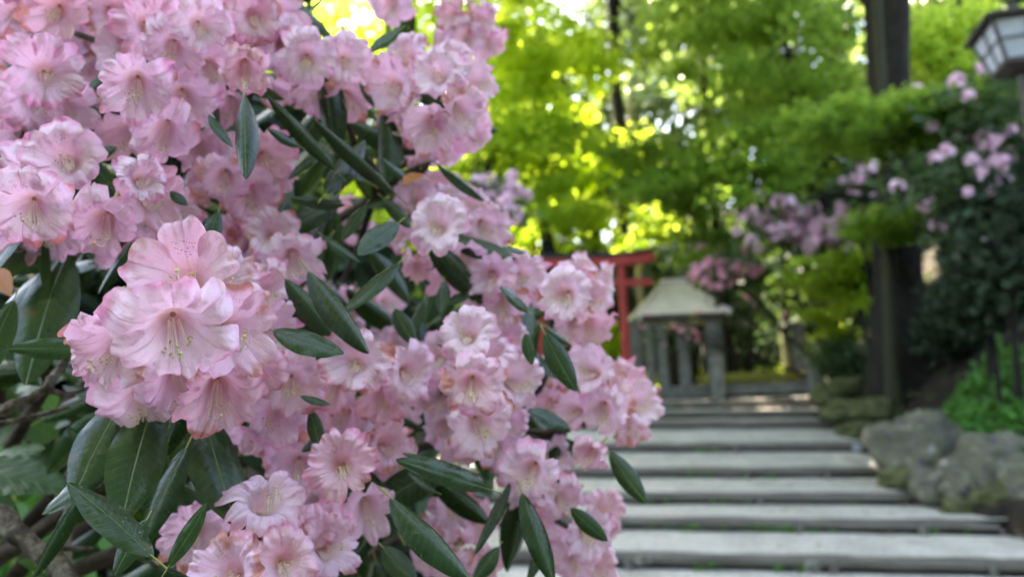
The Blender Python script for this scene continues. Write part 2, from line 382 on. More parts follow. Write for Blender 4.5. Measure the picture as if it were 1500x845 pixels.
# ------------------------------------------------------------------ timber steps
step_names = ['lowest log step crossing the gravel at the bottom of the stairway', 'second log step from the bottom, long, with its dark right end tapering',
              'third log step from the bottom of the gravel stairway', 'fourth log step from the bottom, with stakes before it',
              'fifth log step from the bottom, level with the large mossy boulder', 'sixth log step from the bottom, a doubled pair of logs',
              'seventh log step from the bottom, below the small roofed shrine', 'topmost log step, just below the pale stone slab']
stakes = [[(918, 818), (1215, 828), (1445, 832)], [(905, 760), (1165, 770), (1345, 772)], [(1110, 730)], [(1092, 690), (1208, 690)], [(1075, 655)], [(1090, 630)], [(1090, 608)], [(1052, 595), (1168, 592)]]
for k, (A, B, r) in enumerate(LG):
    L = (B - A).length; n = 26; mb = MB()
    org = A.lerp(B, .5); d = (B - A).normalized(); rot = Matrix((d, Vector((0, 0, 1)).cross(d).normalized(), d.cross(Vector((0, 0, 1)).cross(d)).normalized())).transposed()
    pts = [Vector((-L / 2 + L * q / n, .012 * noise.noise(Vector((q * .5, k, 1))), .014 * noise.noise(Vector((q * .4, k, 7))))) for q in range(n + 1)]
    rad = [r * (1 + .22 * noise.noise(Vector((q * .35, k, 3)))) * (.72 if q in (0, n) else 1) * (1 - .18 * max(0, q / n - .7) / .3 * (k in (1, 2))) for q in range(n + 1)]
    mb.tube(pts, rad, 14, wob=.12, seed=k)
    o = mb.build('log_step', [MLOG], smooth=True); o.matrix_basis = Matrix.Translation(org) @ rot.to_4x4()
    tag(o, step_names[k], 'log step', 'log steps up the gravel path')
    iw = o.matrix_basis.inverted()
    def child(m_, nm, mt):
        c = m_.build(nm, mt, smooth=True); c.parent = o; c.matrix_parent_inverse = iw; return c
    if k == 5:
        m2 = MB(); m2.tube([org + d * (-L / 2 + L * q / 20) + Vector((0, -.05, -r * 1.75)) for q in range(21)], r * .92, 12, wob=.12, seed=9); child(m2, 'lower_log', [MLOG])
    for (sx, sy) in stakes[k]:
        q = P(sx, sy, LOGS[k][4]); t = (q.x - A.x) / (B.x - A.x); c = A.lerp(B, t)
        m2 = MB(); rr = .032 + .008 * rnd.random()
        m2.tube([c + Vector((rnd.uniform(-.01, .01), -r - rr * .8, -r - .2)), c + Vector((0, -r - rr * .85, -.02)), c + Vector((rnd.uniform(-.01, .01), -r - rr * .7, r * rnd.uniform(.2, .8)))], [rr, rr, rr * .8], 9, wob=.25, seed=sx)
        child(m2, 'stake', [MLOG])

# stone slab step at the top
mb = MB(); a_ = P(1062, 572, 16.3); b_ = P(1188, 568, 16.3)
mb.box(a_.lerp(b_, .5) + Vector((0, .25, 0)), ((b_ - a_).length, .5, .17), bev=.015)
mb.box(a_.lerp(b_, .5) + Vector((0, .6, .1)), ((b_ - a_).length * 1.02, .5, .12), bev=.015)
tag(mb.build('stone_step', [MSTONE]), 'pale stone slab step above the highest log', 'stone step')

# ------------------------------------------------------------------ leaf clouds
def leaf_cloud(name, clumps, n, size, m, parent=None, flat=.35, up=.6, shell=.5, seed=0, aspect=.75, kind=None):
    """clumps: list of (centre, (rx, ry, rz)); n small bent leaves spread over them, thicker near each clump's surface"""
    rg = np.random.default_rng(seed)
    C = np.array([tuple(c[0]) for c in clumps]); Rr = np.array([c[1] for c in clumps])
    vol = Rr.prod(1) ** (2 / 3); idx = rg.choice(len(clumps), n, p=vol / vol.sum())
    d = rg.normal(size=(n, 3)); d /= np.linalg.norm(d, axis=1, keepdims=True)
    rad = (shell + (1 - shell) * rg.random(n)) ** (1 / 1.5)
    rad *= rg.choice([1, .75, 1.12, 1.3], n)
    pos = C[idx] + d * Rr[idx] * rad[:, None]
    nrm = rg.normal(size=(n, 3)); nrm /= np.linalg.norm(nrm, axis=1, keepdims=True); nrm = nrm * (1 - up) + np.array([0, 0, up]); nrm /= np.linalg.norm(nrm, axis=1, keepdims=True)
    t = rg.normal(size=(n, 3)); t -= nrm * (t * nrm).sum(1, keepdims=True); t /= np.linalg.norm(t, axis=1, keepdims=True)
    b = np.cross(nrm, t); s = size * (.6 + .8 * rg.random((n, 1)))
    # hexagonal leaf with a fold: 6 vertices, 2 quads
    q = [(-.5, 0, 0), (-.12, aspect / 2, .1), (.3, aspect * .36, .06), (.55, 0, -.06), (.3, -aspect * .36, .06), (-.12, -aspect / 2, .1)]
    Vv = np.stack([pos + t * (a_ * s) + b * (c_ * s) + nrm * (e_ * s) for a_, c_, e_ in q], 1).reshape(-1, 3)
    base = np.arange(n)[:, None] * 6
    fl = np.concatenate([base + np.array([0, 3, 2, 1]), base + np.array([0, 5, 4, 3])], 1).ravel()
    o = link(name, npmesh(name, Vv, fl, 4, [m], smooth=False), parent)
    if kind: o['kind'] = kind
    return o

def clumps_px(spec, seed, k, rng_r, flat):
    """clumps inside a picture ellipse (px, py, rx, ry, depth, ddepth): real positions at real distances"""
    r_ = random.Random(seed); out = []
    px, py, ex, ey, d, dd = spec
    for _ in range(k):
        a_ = r_.uniform(0, 6.283); q = r_.random() ** .5; dep = d + r_.uniform(-dd, dd)
        rr = r_.uniform(*rng_r)
        out.append((P(px + ex * q * math.cos(a_), py + ey * q * math.sin(a_), dep), (rr, rr, rr * flat * r_.uniform(.7, 1.4))))
    return out

def trunk(parent, base, top, r0, r1, m, seed=0, lean=.1, limbs=None, flare=1.5, name='trunk'):
    mb = MB(); r_ = random.Random(seed); n = 14; pts = []; rad = []
    base = Vector(base); top = Vector(top)
    for q in range(n + 1):
        t = q / n; p = base.lerp(top, t) + Vector((noise.noise(Vector((t * 3, seed, 0))), noise.noise(Vector((t * 3, seed, 4))), 0)) * lean * math.sin(math.pi * t)
        pts.append(p); rad.append(r0 * (1 - t) + r1 * t + r0 * (flare - 1) * math.exp(-t * n * .9))
    pts[0] -= Vector((0, 0, .4))
    mb.tube(pts, rad, 14, wob=.22, seed=seed)
    for c in (limbs or []):
        t = r_.uniform(.35, .95); s = base.lerp(top, t); c = Vector(c)
        rr = (r0 * (1 - t) + r1 * t) * .42
        if (c - s).length < .3: continue
        p = [s.lerp(c, k / 6) + Vector((0, 0, .25 * math.sin(k / 6 * math.pi))) + Vector((noise.noise(Vector((k * .6, seed, t * 9))), noise.noise(Vector((k * .6, seed, t * 9 + 5))), 0)) * .15 for k in range(7)]
        mb.tube(p, [max(rr * (1 - k / 6.5), .008) for k in range(7)], 7)
    return mb.build(name, [m], parent, smooth=True)

MMAP = leaf_mat('maple_leaf_lit', [(0, (.10, .21, .02)), (.5, (.15, .30, .03)), (.85, (.22, .38, .04)), (1, (.28, .36, .06))], .64, (.64, .78, .08))  # maple leaf for lit crowns, the brightness put into its colour
MMAPY = leaf_mat('maple_leaf_sunlit', [(0, (.14, .27, .02)), (.5, (.22, .36, .03)), (1, (.32, .42, .06))], .68, (.78, .92, .08))  # sunlit copy of the maple leaf, the sun's yellow painted in
MMAPG = leaf_mat('maple_leaf_shaded', [(0, (.05, .12, .015)), (.5, (.09, .19, .02)), (1, (.14, .26, .03))], .58, (.38, .54, .07))  # shaded copy of the maple leaf, shade painted as darker green
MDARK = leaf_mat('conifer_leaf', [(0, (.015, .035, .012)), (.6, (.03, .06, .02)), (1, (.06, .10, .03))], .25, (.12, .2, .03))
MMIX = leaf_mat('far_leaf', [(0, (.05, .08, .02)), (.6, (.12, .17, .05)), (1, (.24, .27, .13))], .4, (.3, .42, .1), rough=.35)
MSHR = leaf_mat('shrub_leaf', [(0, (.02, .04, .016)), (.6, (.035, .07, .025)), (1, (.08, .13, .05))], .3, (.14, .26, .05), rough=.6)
MSHD = leaf_mat('shaded_shrub_leaf', [(0, (.008, .016, .007)), (.6, (.014, .03, .012)), (1, (.03, .055, .025))], .12, (.05, .1, .02), rough=.8)  # shrub leaf copy darkened so deep shade is in the colour
MFERN = leaf_mat('fern_leaf', [(0, (.04, .12, .02)), (.6, (.07, .20, .03)), (1, (.10, .28, .06))], .35, (.15, .4, .04))

def gz(p):
    if 1 < p.y < 17.8 and xleft(p.y) - .4 < p.x < xright(p.y) + .5: p.x = xright(p.y) + .5 if p.x > 2.4 else xleft(p.y) - .4
    return hz(p.x, p.y)
def tree(label, spec, leafm, nleaf, size, seed, k=16, rr=(.5, 1.1), flat=.35, barkm=None, r0=.14, base=None, group='maples beyond the torii', cat='tree', name='maple_tree', up=.55, top=None, extra=None):
    k = int(k * 1.6); nleaf = int(nleaf * (.78 if leafm is not MDARK else 1.5)); cl = clumps_px(spec, seed, k, rr, flat)
    if extra: cl += extra
    cen = P(spec[0], spec[1], spec[4])
    bp = Vector(base) if base else Vector((cen.x, cen.y, 0)); bp.z = gz(bp)
    root = empty(name, bp)
    tp = Vector(top) if top else Vector((cen.x, cen.y, cen.z + spec[3] / F * spec[4] * .6))
    trunk(root, bp, tp, r0, r0 * .3, barkm or MBARK, seed, .3, [c[0] for c in cl[:12]])
    leaf_cloud('crown', cl, nleaf, size, leafm, root, seed=seed, up=up, shell=.15)
    tag(root, label, cat, group)
    return root

T = tree
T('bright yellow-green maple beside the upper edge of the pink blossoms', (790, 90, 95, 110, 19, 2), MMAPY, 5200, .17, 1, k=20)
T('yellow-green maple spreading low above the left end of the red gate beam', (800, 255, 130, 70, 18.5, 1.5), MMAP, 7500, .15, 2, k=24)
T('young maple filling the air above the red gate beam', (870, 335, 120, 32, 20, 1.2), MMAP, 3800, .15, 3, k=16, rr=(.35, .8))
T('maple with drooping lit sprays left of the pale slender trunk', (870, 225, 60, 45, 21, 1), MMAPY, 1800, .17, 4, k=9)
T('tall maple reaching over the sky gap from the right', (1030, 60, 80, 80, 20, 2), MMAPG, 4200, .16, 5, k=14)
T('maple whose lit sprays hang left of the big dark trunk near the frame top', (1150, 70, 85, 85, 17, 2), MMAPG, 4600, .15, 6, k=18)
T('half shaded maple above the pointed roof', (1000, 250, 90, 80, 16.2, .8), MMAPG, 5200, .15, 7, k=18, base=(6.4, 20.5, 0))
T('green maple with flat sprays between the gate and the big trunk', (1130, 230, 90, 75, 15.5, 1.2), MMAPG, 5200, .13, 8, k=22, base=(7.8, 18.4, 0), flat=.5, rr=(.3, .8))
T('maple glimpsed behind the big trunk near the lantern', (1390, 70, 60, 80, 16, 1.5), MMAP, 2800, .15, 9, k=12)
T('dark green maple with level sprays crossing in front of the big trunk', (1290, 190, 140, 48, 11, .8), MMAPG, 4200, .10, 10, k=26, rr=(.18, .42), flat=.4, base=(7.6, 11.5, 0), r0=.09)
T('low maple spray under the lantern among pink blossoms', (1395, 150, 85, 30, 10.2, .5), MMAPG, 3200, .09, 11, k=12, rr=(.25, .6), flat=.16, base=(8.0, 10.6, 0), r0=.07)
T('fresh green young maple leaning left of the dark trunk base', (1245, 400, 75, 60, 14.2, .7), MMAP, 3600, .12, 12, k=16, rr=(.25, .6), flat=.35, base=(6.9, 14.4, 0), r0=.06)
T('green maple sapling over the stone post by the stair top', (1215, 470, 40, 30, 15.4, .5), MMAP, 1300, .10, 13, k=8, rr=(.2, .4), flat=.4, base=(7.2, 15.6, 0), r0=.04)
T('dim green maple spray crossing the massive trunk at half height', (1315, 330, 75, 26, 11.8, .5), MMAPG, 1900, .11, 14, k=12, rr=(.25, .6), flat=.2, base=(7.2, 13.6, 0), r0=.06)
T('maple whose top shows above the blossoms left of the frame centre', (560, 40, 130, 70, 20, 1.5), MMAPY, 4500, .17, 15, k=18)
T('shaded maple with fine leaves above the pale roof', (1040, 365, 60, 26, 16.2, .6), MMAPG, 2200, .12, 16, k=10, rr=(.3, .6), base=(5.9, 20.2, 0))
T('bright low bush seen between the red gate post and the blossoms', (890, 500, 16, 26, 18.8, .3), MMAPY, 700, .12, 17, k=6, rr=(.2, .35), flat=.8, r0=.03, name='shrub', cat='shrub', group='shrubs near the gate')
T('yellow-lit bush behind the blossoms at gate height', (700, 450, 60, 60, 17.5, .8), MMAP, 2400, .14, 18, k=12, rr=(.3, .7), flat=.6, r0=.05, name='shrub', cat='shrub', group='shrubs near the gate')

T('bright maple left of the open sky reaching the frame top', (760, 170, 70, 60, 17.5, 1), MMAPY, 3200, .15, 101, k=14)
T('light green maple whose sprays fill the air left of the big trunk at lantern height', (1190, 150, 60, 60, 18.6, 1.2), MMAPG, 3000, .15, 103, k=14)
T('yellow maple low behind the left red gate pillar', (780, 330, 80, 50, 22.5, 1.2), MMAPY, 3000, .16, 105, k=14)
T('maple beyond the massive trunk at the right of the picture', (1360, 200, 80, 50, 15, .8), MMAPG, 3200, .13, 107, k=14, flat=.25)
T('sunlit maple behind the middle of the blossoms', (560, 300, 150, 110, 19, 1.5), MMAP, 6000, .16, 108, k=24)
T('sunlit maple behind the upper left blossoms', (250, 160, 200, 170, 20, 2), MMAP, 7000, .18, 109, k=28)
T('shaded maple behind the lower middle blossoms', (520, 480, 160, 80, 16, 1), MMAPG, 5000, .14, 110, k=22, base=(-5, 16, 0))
# tall dark trees further back
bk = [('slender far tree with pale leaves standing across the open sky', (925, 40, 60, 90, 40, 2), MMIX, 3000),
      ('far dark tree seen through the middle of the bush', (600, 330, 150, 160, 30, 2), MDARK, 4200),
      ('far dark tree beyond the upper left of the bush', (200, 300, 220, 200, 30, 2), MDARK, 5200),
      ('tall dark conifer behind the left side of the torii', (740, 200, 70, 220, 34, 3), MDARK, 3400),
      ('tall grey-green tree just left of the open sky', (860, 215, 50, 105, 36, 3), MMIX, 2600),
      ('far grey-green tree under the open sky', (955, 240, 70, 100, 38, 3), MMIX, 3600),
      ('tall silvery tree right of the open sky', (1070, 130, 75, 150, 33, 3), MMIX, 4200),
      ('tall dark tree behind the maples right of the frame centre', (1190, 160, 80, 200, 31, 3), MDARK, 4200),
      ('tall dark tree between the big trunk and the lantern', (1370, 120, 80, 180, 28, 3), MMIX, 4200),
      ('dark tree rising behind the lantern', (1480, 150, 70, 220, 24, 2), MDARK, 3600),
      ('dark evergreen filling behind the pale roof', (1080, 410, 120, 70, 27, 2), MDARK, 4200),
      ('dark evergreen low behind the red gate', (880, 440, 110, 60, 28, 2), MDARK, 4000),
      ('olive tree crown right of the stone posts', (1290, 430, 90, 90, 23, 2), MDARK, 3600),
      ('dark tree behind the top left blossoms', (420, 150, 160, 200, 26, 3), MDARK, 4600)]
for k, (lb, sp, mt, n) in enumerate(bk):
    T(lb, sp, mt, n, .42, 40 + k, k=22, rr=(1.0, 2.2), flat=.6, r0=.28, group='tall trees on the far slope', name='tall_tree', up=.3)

# unseen trees, above the frame and behind the camera, placed to shade the scene
def overhead(label, cen, rad, n, base, seed):
    r_ = random.Random(seed); cl = []
    for _ in range(170):
        a_ = r_.uniform(0, 6.283); q = r_.random() ** .5
        cl.append((Vector(cen) + Vector((rad[0] * q * math.cos(a_), rad[1] * q * math.sin(a_), r_.uniform(-1, 1) * rad[2])), (1.3, 1.3, .6)))
    b = Vector(base); b.z = gz(b); root = empty('tall_tree', b)
    trunk(root, b, Vector(cen), .32, .12, MBARK, seed, .5, [c[0] for c in cl[:14]])
    leaf_cloud('crown', cl, n, .34, MMAPG, root, seed=seed, up=.6, shell=.1)
    tag(root, label, 'tree', 'unseen trees placed for their shade')
overhead('unseen tall tree on the left bank, its crown placed to shade the bush', (-1.2, 9.0, 14.2), (9.5, 9.0, 1.7), 44000, (-7.5, 9.5, 0), 71)
overhead('unseen tall tree on the right bank, its crown placed to shade the stairway', (4.5, 18.5, 17.8), (7.5, 5.0, 1.5), 20000, (11.5, 15.0, 0), 72)
overhead('unseen broad tree added behind the viewpoint to block frontal sky light', (-1, -7.5, 5.5), (9.0, 2.2, 4.6), 15000, (-2.5, -8.5, 0), 73)  # added sky blocker, gives deeper shade between the blossoms

# big dark trunk by the stairs with roots
b = P(1322, 560, 13); b.z = gz(b) - .1
root = empty('old_tree', b); top = P(1288, -260, 13.4)
trunk(root, b, top, .39, .33, MBARK, 5, .12, flare=1.9)
mb = MB()
for (dx, dy, l) in ((-.9, -.3, .2), (-.5, -.9, .2), (.4, -.9, .2), (1.0, -.2, .2), (.1, -1.1, .25)):
    e = b + Vector((dx, dy, 0)); e.z = gz(e) - .05
    mb.tube([b + Vector((dx * .12, dy * .12, .75)), b + Vector((dx * .38, dy * .38, .22)), b.lerp(e, .7) + Vector((0, 0, .05)), e], [.14, .13, .09, .03], 8, wob=.2, seed=dx * 9)
mb.build('root', [MBARK], root, smooth=True)
mb = MB(); mb.tube([P(1312, 300, 13), P(1270, 296, 12.9), P(1225, 285, 12.6), P(1180, 292, 12.2)], [.11, .09, .06, .03], 8, wob=.2); mb.build('branch', [MBARK], root, smooth=True)
tag(root, 'massive dark mossy trunk rising beside the stairway top', 'tree')
b2 = P(1306, 562, 12.4); b2.z = gz(b2) - .1; root = empty('slim_tree', b2)
trunk(root, b2, P(1275, -200, 12.6), .11, .06, simple('mossy_bark', (.022, .018, .009), .95, bscale=30, bstr=.8, bd=.02, var=(5, (.03, .032, .011))), 8, .15)
tag(root, 'slim mossy trunk growing right against the massive dark trunk', 'tree')
for (xa, ya, xb, yb, d, r0, lb, mt, nm) in ((908, 330, 892, -80, 24, .24, 'dark bare trunk standing before the open sky', MBARK, 0), (930, 330, 922, 120, 22.5, .09, 'pale slender trunk beside the dark bare trunk', MBARKL, 1),
                                     (1420, 330, 1396, -60, 17, .13, 'thin dark trunk between big trunk and lantern', MBARK, 2)):
    a_ = P(xa, ya, d); a_.z = gz(a_); root = empty('forest_tree', a_); t_ = P(xb, yb, d); a_.x = P(xa, ya, d).x
    lim = [P(860, 30, d), P(820, 5, d + 1), P(960, 120, d), P(1000, 170, d - 1), P(840, -60, d)] if nm == 0 else []
    trunk(root, a_, t_, r0, r0 * .7, mt, 20 + nm, .3, lim)
    tag(root, lb, 'tree', 'bare trunks in the wood')

# ------------------------------------------------------------------ far shrubs with blossom heads
MPINKF = None
def far_blossom_mesh(seed, m):
    r_ = random.Random(seed); mb = MB()
    for k in range(13):
        d = Vector((r_.gauss(0, 1), r_.gauss(0, 1), r_.gauss(0, 1))); d.normalize()
        if d.z < -.5: d.z *= -1
        c = d * .055; a_ = d.orthogonal().normalized(); b_ = d.cross(a_); n = 5; vs = [c - d * .012]; ph = r_.random() * 6
        for q in range(2 * n):
            rr = .036 if q % 2 == 0 else .024; th = ph + math.pi * q / n
            vs.append(c + (a_ * math.cos(th) + b_ * math.sin(th)) * rr + d * r_.uniform(0, .012))
        mb.add(vs, [(0, 1 + q, 1 + (q + 1) % (2 * n)) for q in range(2 * n)])
    me = bpy.data.meshes.new('flower_cluster'); me.from_pydata(mb.v, [], mb.f); me.materials.append(m); me.update(); return me
MPF = leaf_mat('far_petal', [(0, (.70, .42, .56)), (.5, (.80, .58, .70)), (1, (.86, .76, .82))], .3, (.9, .5, .65))
MPF2 = leaf_mat('far_rose_petal', [(0, (.66, .26, .36)), (.5, (.78, .40, .50)), (1, (.82, .58, .66))], .3, (.95, .45, .55))
FBL = [far_blossom_mesh(s, MPF) for s in range(4)]; FBL2 = [far_blossom_mesh(s + 9, MPF2) for s in range(4)]
def flower_shrub(label, spec, n, nleaf, seed, bl=FBL, scale=1.0, dense=.5, leafm=None, size=.12, rr=(.3, .6), base=None):
    r_ = random.Random(seed); cl = clumps_px(spec, seed, 18, rr, .75)
    cen = P(spec[0], spec[1], spec[4]); b = Vector(base) if base else Vector((cen.x, cen.y + .3, 0)); b.z = gz(b)
    root = empty('flowering_shrub', b)
    trunk(root, b, cen, .05, .02, MBARK, seed, .1, [c[0] for c in cl[:10]], name='stem')
    leaf_cloud('foliage', cl, nleaf, size, leafm or MSHR, root, seed=seed, up=.35, shell=.3)
    for k in range(n):
        c, rad = r_.choice(cl)
        d = Vector((r_.gauss(0, 1), r_.gauss(-.9, .6), r_.gauss(.35, .6))).normalized()
        o = link('flower_cluster', r_.choice(bl), root)
        o.matrix_basis = Matrix.Translation(Vector(c) + Vector((d.x * rad[0], d.y * rad[1], d.z * rad[2])) * 1.02) @ Matrix.Rotation(r_.uniform(0, 6), 4, 'Z') @ Matrix.Scale(scale * r_.uniform(.75, 1.25), 4)
    tag(root, label, 'flowering shrub', 'flowering shrubs further off')
flower_shrub('mass of pink blossom sloping right above the pointed roof', (1145, 345, 105, 32, 14.6, .5), 100, 800, 3, scale=1.8, base=(6.9, 18.9, 0), rr=(.3, .6))
flower_shrub('rosy pink blossoms left end, hanging just right of the roof peak', (1058, 395, 34, 20, 15.4, .4), 46, 400, 4, bl=FBL2, scale=1.45, rr=(.2, .45))
flower_shrub('dark rhododendron dotted with pale pink heads below the lantern', (1430, 255, 95, 105, 10.2, .8), 90, 3600, 5, scale=1.3, leafm=MSHR, rr=(.35, .7))
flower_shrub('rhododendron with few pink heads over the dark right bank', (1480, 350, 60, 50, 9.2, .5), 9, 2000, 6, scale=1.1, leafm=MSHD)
flower_shrub('out of focus pink shrub peeping past the main blossoms', (715, 300, 36, 60, 7.0, .5), 40, 900, 7, scale=.9, rr=(.12, .28), size=.08)
flower_shrub('dusky pink shrub beneath the dark bough left of the trunk', (1262, 270, 30, 22, 13.6, .3), 22, 400, 8, scale=1.1, rr=(.2, .35))
flower_shrub('rose pink sprigs hanging before the pale roofed shrine', (985, 490, 50, 45, 16.6, .2), 10, 90, 9, bl=FBL2, scale=.85, rr=(.12, .25), size=.09)
flower_shrub('sparse pink sprig shrub right of the roofed shrine', (1100, 470, 34, 36, 17.9, .3), 12, 700, 10, scale=1.0)

# dark bushes behind the main bush and stairs
def shrub(label, spec, n, size, m, seed, rr=(.3, .6), k=14, name='shrub', group='green shrubs'):
    cl = clumps_px(spec, seed, k, rr, .7); cen = P(spec[0], spec[1], spec[4]); b = Vector((cen.x, cen.y, 0)); b.z = gz(b); root = empty(name, b)
    trunk(root, b, cen, .04, .02, MBARK, seed, .1, [c[0] for c in cl[:8]], name='stem')
    leaf_cloud('foliage', cl, n, size, m, root, seed=seed, up=.3, shell=.25); tag(root, label, 'shrub', group)
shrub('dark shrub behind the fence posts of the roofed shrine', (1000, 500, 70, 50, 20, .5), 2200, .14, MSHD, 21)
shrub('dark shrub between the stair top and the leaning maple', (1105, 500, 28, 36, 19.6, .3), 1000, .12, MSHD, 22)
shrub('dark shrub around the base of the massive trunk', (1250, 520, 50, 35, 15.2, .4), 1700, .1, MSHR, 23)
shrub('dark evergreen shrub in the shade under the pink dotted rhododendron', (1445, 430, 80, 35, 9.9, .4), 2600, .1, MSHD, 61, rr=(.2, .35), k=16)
shrub('dark shrub standing in for the deep shadow right of the massive trunk base', (1385, 480, 50, 40, 11.8, .4), 2000, .1, MSHD, 62, rr=(.25, .4))  # near-black foliage placed where there is only a big shadow
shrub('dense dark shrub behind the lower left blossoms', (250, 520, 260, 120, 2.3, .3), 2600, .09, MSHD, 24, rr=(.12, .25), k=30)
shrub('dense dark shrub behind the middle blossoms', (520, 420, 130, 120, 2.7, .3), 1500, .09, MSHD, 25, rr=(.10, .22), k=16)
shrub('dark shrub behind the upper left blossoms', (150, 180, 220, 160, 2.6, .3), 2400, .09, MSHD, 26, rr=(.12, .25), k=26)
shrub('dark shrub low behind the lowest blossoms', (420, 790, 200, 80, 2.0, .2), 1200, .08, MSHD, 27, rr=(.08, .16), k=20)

# ------------------------------------------------------------------ ground cover (stuff)
def ground_scatter(name, label, n, region, size, m, seed, lift=(.02, .2), up=.4, cat=None):
    rg = random.Random(seed); cl = []
    while len(cl) < n:
        p = region(rg)
        if p is None: continue
        h = rg.uniform(*lift); cl.append((Vector((p[0], p[1], hz(p[0], p[1]) + h * .6)), (.14, .14, h)))
    o = leaf_cloud(name, cl, n * 14, size, m, None, seed=seed, up=up, shell=.2)
    tag(o, label, cat or 'ground cover', kind='stuff')
def reg_right(rg):
    y = rg.uniform(7.2, 11.0); return (xright(y) + rg.uniform(.65, 1.9), y)
ground_scatter('ground_cover', 'bright green ferny ground cover above the boulders', 480, reg_right, .085, MFERN, 31, (.04, .22))
def reg_bank(rg):
    y = rg.uniform(9, 19); return (xright(y) + rg.uniform(.3, 6), y)
ground_scatter('leaf_litter', 'sparse dark plants and litter on the shaded right bank', 330, reg_bank, .07, leaf_mat('litter', [(0, (.02, .03, .01)), (.5, (.04, .05, .018)), (1, (.10, .06, .03))], .1), 32, (.02, .1))
def reg_left(rg):
    y = rg.uniform(1.2, 4.0); return (xleft(y) - rg.uniform(.1, 1.8), y)
ground_scatter('dead_leaves', 'brown dead leaves on the bank under the bush', 200, reg_left, .035, leaf_mat('dead_leaf', [(0, (.06, .03, .018)), (.5, (.16, .08, .04)), (.9, (.28, .13, .08)), (1, (.05, .08, .02))], .1), 33, (.005, .03), up=.8)
def reg_far(rg):
    return (rg.uniform(-5, 9), rg.uniform(19, 27))
ground_scatter('undergrowth', 'low sunlit green growth on the slope beyond the gate', 420, reg_far, .13, MMAP, 34, (.1, .6))
# strip of mossy ground behind the slab, its sunlit yellow put into the colour
mb = MB(); c = P(1100, 553, 17.6); mb.box(c, (2.4, .7, .22), bev=.08)
tag(mb.build('moss_bank', [simple('sunny_moss', (.20, .19, .03), .95, bscale=30, bstr=.8, bd=.02, var=(6, (.28, .24, .04)))], smooth=True), 'low strip of mossy ground behind the stone slab, sunlit yellow put in its colour', 'mossy kerb')
# weeds at the foot of the logs
def reg_weed(rg):
    k = rg.randrange(0, 6); A, B, r = LG[k]; t = rg.random(); p = A.lerp(B, t)
    return p
cl = []
rg = random.Random(5)
for _ in range(60):
    k = rg.choice([0, 1, 1, 2, 2, 3, 4]); A, B, r = LG[k]; p = A.lerp(B, rg.choice([.3, .42, .55, .6, .68, .85]) + rg.gauss(0, .03)); cl.append((p + Vector((0, -r - .03, -r + .02)), (.05, .025, .03)))
tag(leaf_cloud('weeds', cl, 700, .028, MFERN, None, seed=6, up=.2), 'tiny green weeds sprouting along the feet of the logs', 'weeds', kind='stuff')

cl = []
for _ in range(90):
    k = rg.choice([0, 0, 1, 1, 2, 3, 4]); A, B, r = LG[k]; t = 1 - abs(rg.gauss(0, .3)); A2 = LG[k + 1][0]
    q = A.lerp(B, min(max(t, 0), 1)); f_ = rg.uniform(.15, .9); z0 = q.z + r * .8; z1 = LG[k + 1][0].lerp(LG[k + 1][1], .5).z - LG[k + 1][2] - .03
    cl.append((Vector((q.x, q.y + (A2.y - q.y) * f_, z0 + (z1 - z0) * f_ + .018)), (.03, .03, .006)))
tag(leaf_cloud('fallen_leaves', cl, 150, .045, leaf_mat('fallen_leaf', [(0, (.10, .06, .03)), (.4, (.26, .17, .09)), (.7, (.60, .40, .42)), (1, (.20, .22, .05))], .1), None, seed=8, up=.85), 'scattered fallen leaves and petals on the gravel treads', 'fallen leaves', kind='stuff')

# ------------------------------------------------------------------ boulders
def boulder(label, px, py, d, size, m, seed, rotz=0, sink=.0, cat='boulder', group='mossy boulders edging the stairway'):
    r_ = random.Random(seed); n1, n2 = 52, 34; rows = []; c = P(px, py, d)
    for i in range(n2 + 1):
        ph = math.pi * i / n2; row = []
        for j in range(n1):
            th = 2 * math.pi * j / n1; v = Vector((math.sin(ph) * math.cos(th), math.sin(ph) * math.sin(th), math.cos(ph)))
            s = 1 + .30 * noise.noise(v * 1.3 + Vector((seed, 0, 0))) + .14 * noise.noise(v * 3.4 + Vector((0, seed, 0))) - .16 * abs(noise.noise(v * 2.6 + Vector((seed, seed, 0)))) + .07 * noise.noise(v * 7 + Vector((0, 0, seed))) - .07 * abs(noise.noise(v * 11 + Vector((0, 3, seed))))
            q = Vector((abs(v.x) ** .8 * math.copysign(1, v.x), abs(v.y) ** .8 * math.copysign(1, v.y), abs(v.z) ** .75 * math.copysign(1, v.z)))
            row.append(Vector((q.x * size[0], q.y * size[1], q.z * size[2])) * s)
        rows.append(row)
    mb = MB(); mb.grid(rows, 0, True); o = mb.build('boulder', [m], smooth=True)
    o.matrix_basis = Matrix.Translation(c) @ Matrix.Rotation(rotz, 4, 'Z'); tag(o, label, cat, group)
boulder('largest grey boulder with pale lichen at the right stair edge', 1355, 668, 9.4, (.62, .5, .55), MROCK, 3, .3)
boulder('long rounded moss covered boulder at the upper right stair edge', 1262, 600, 12.4, (.62, .4, .20), MROCKM, 5, -.5)
boulder('small mossy boulder at the stair edge nearest the stone post', 1215, 580, 14.6, (.32, .4, .22), MROCKM, 6)
boulder('low mossy rock filling the gap under the long rounded boulder', 1258, 632, 12.0, (.30, .35, .16), MROCKM, 7)
boulder('broad dark boulder at the right frame edge', 1462, 690, 8.6, (.62, .5, .40), MROCK, 8, .2)
boulder('pale topped rock between the two biggest boulders', 1418, 712, 8.4, (.30, .25, .20), MROCK, 9)
boulder('low rock lying where the second log ends', 1440, 742, 8.1, (.42, .25, .13), MROCKM, 10)
boulder('boulder cut off by the right frame edge near the gravel', 1530, 715, 7.9, (.45, .4, .34), MROCK, 11)
boulder('low mossy rock at the foot of the largest boulder', 1322, 700, 9.1, (.26, .25, .14), MROCKM, 12)
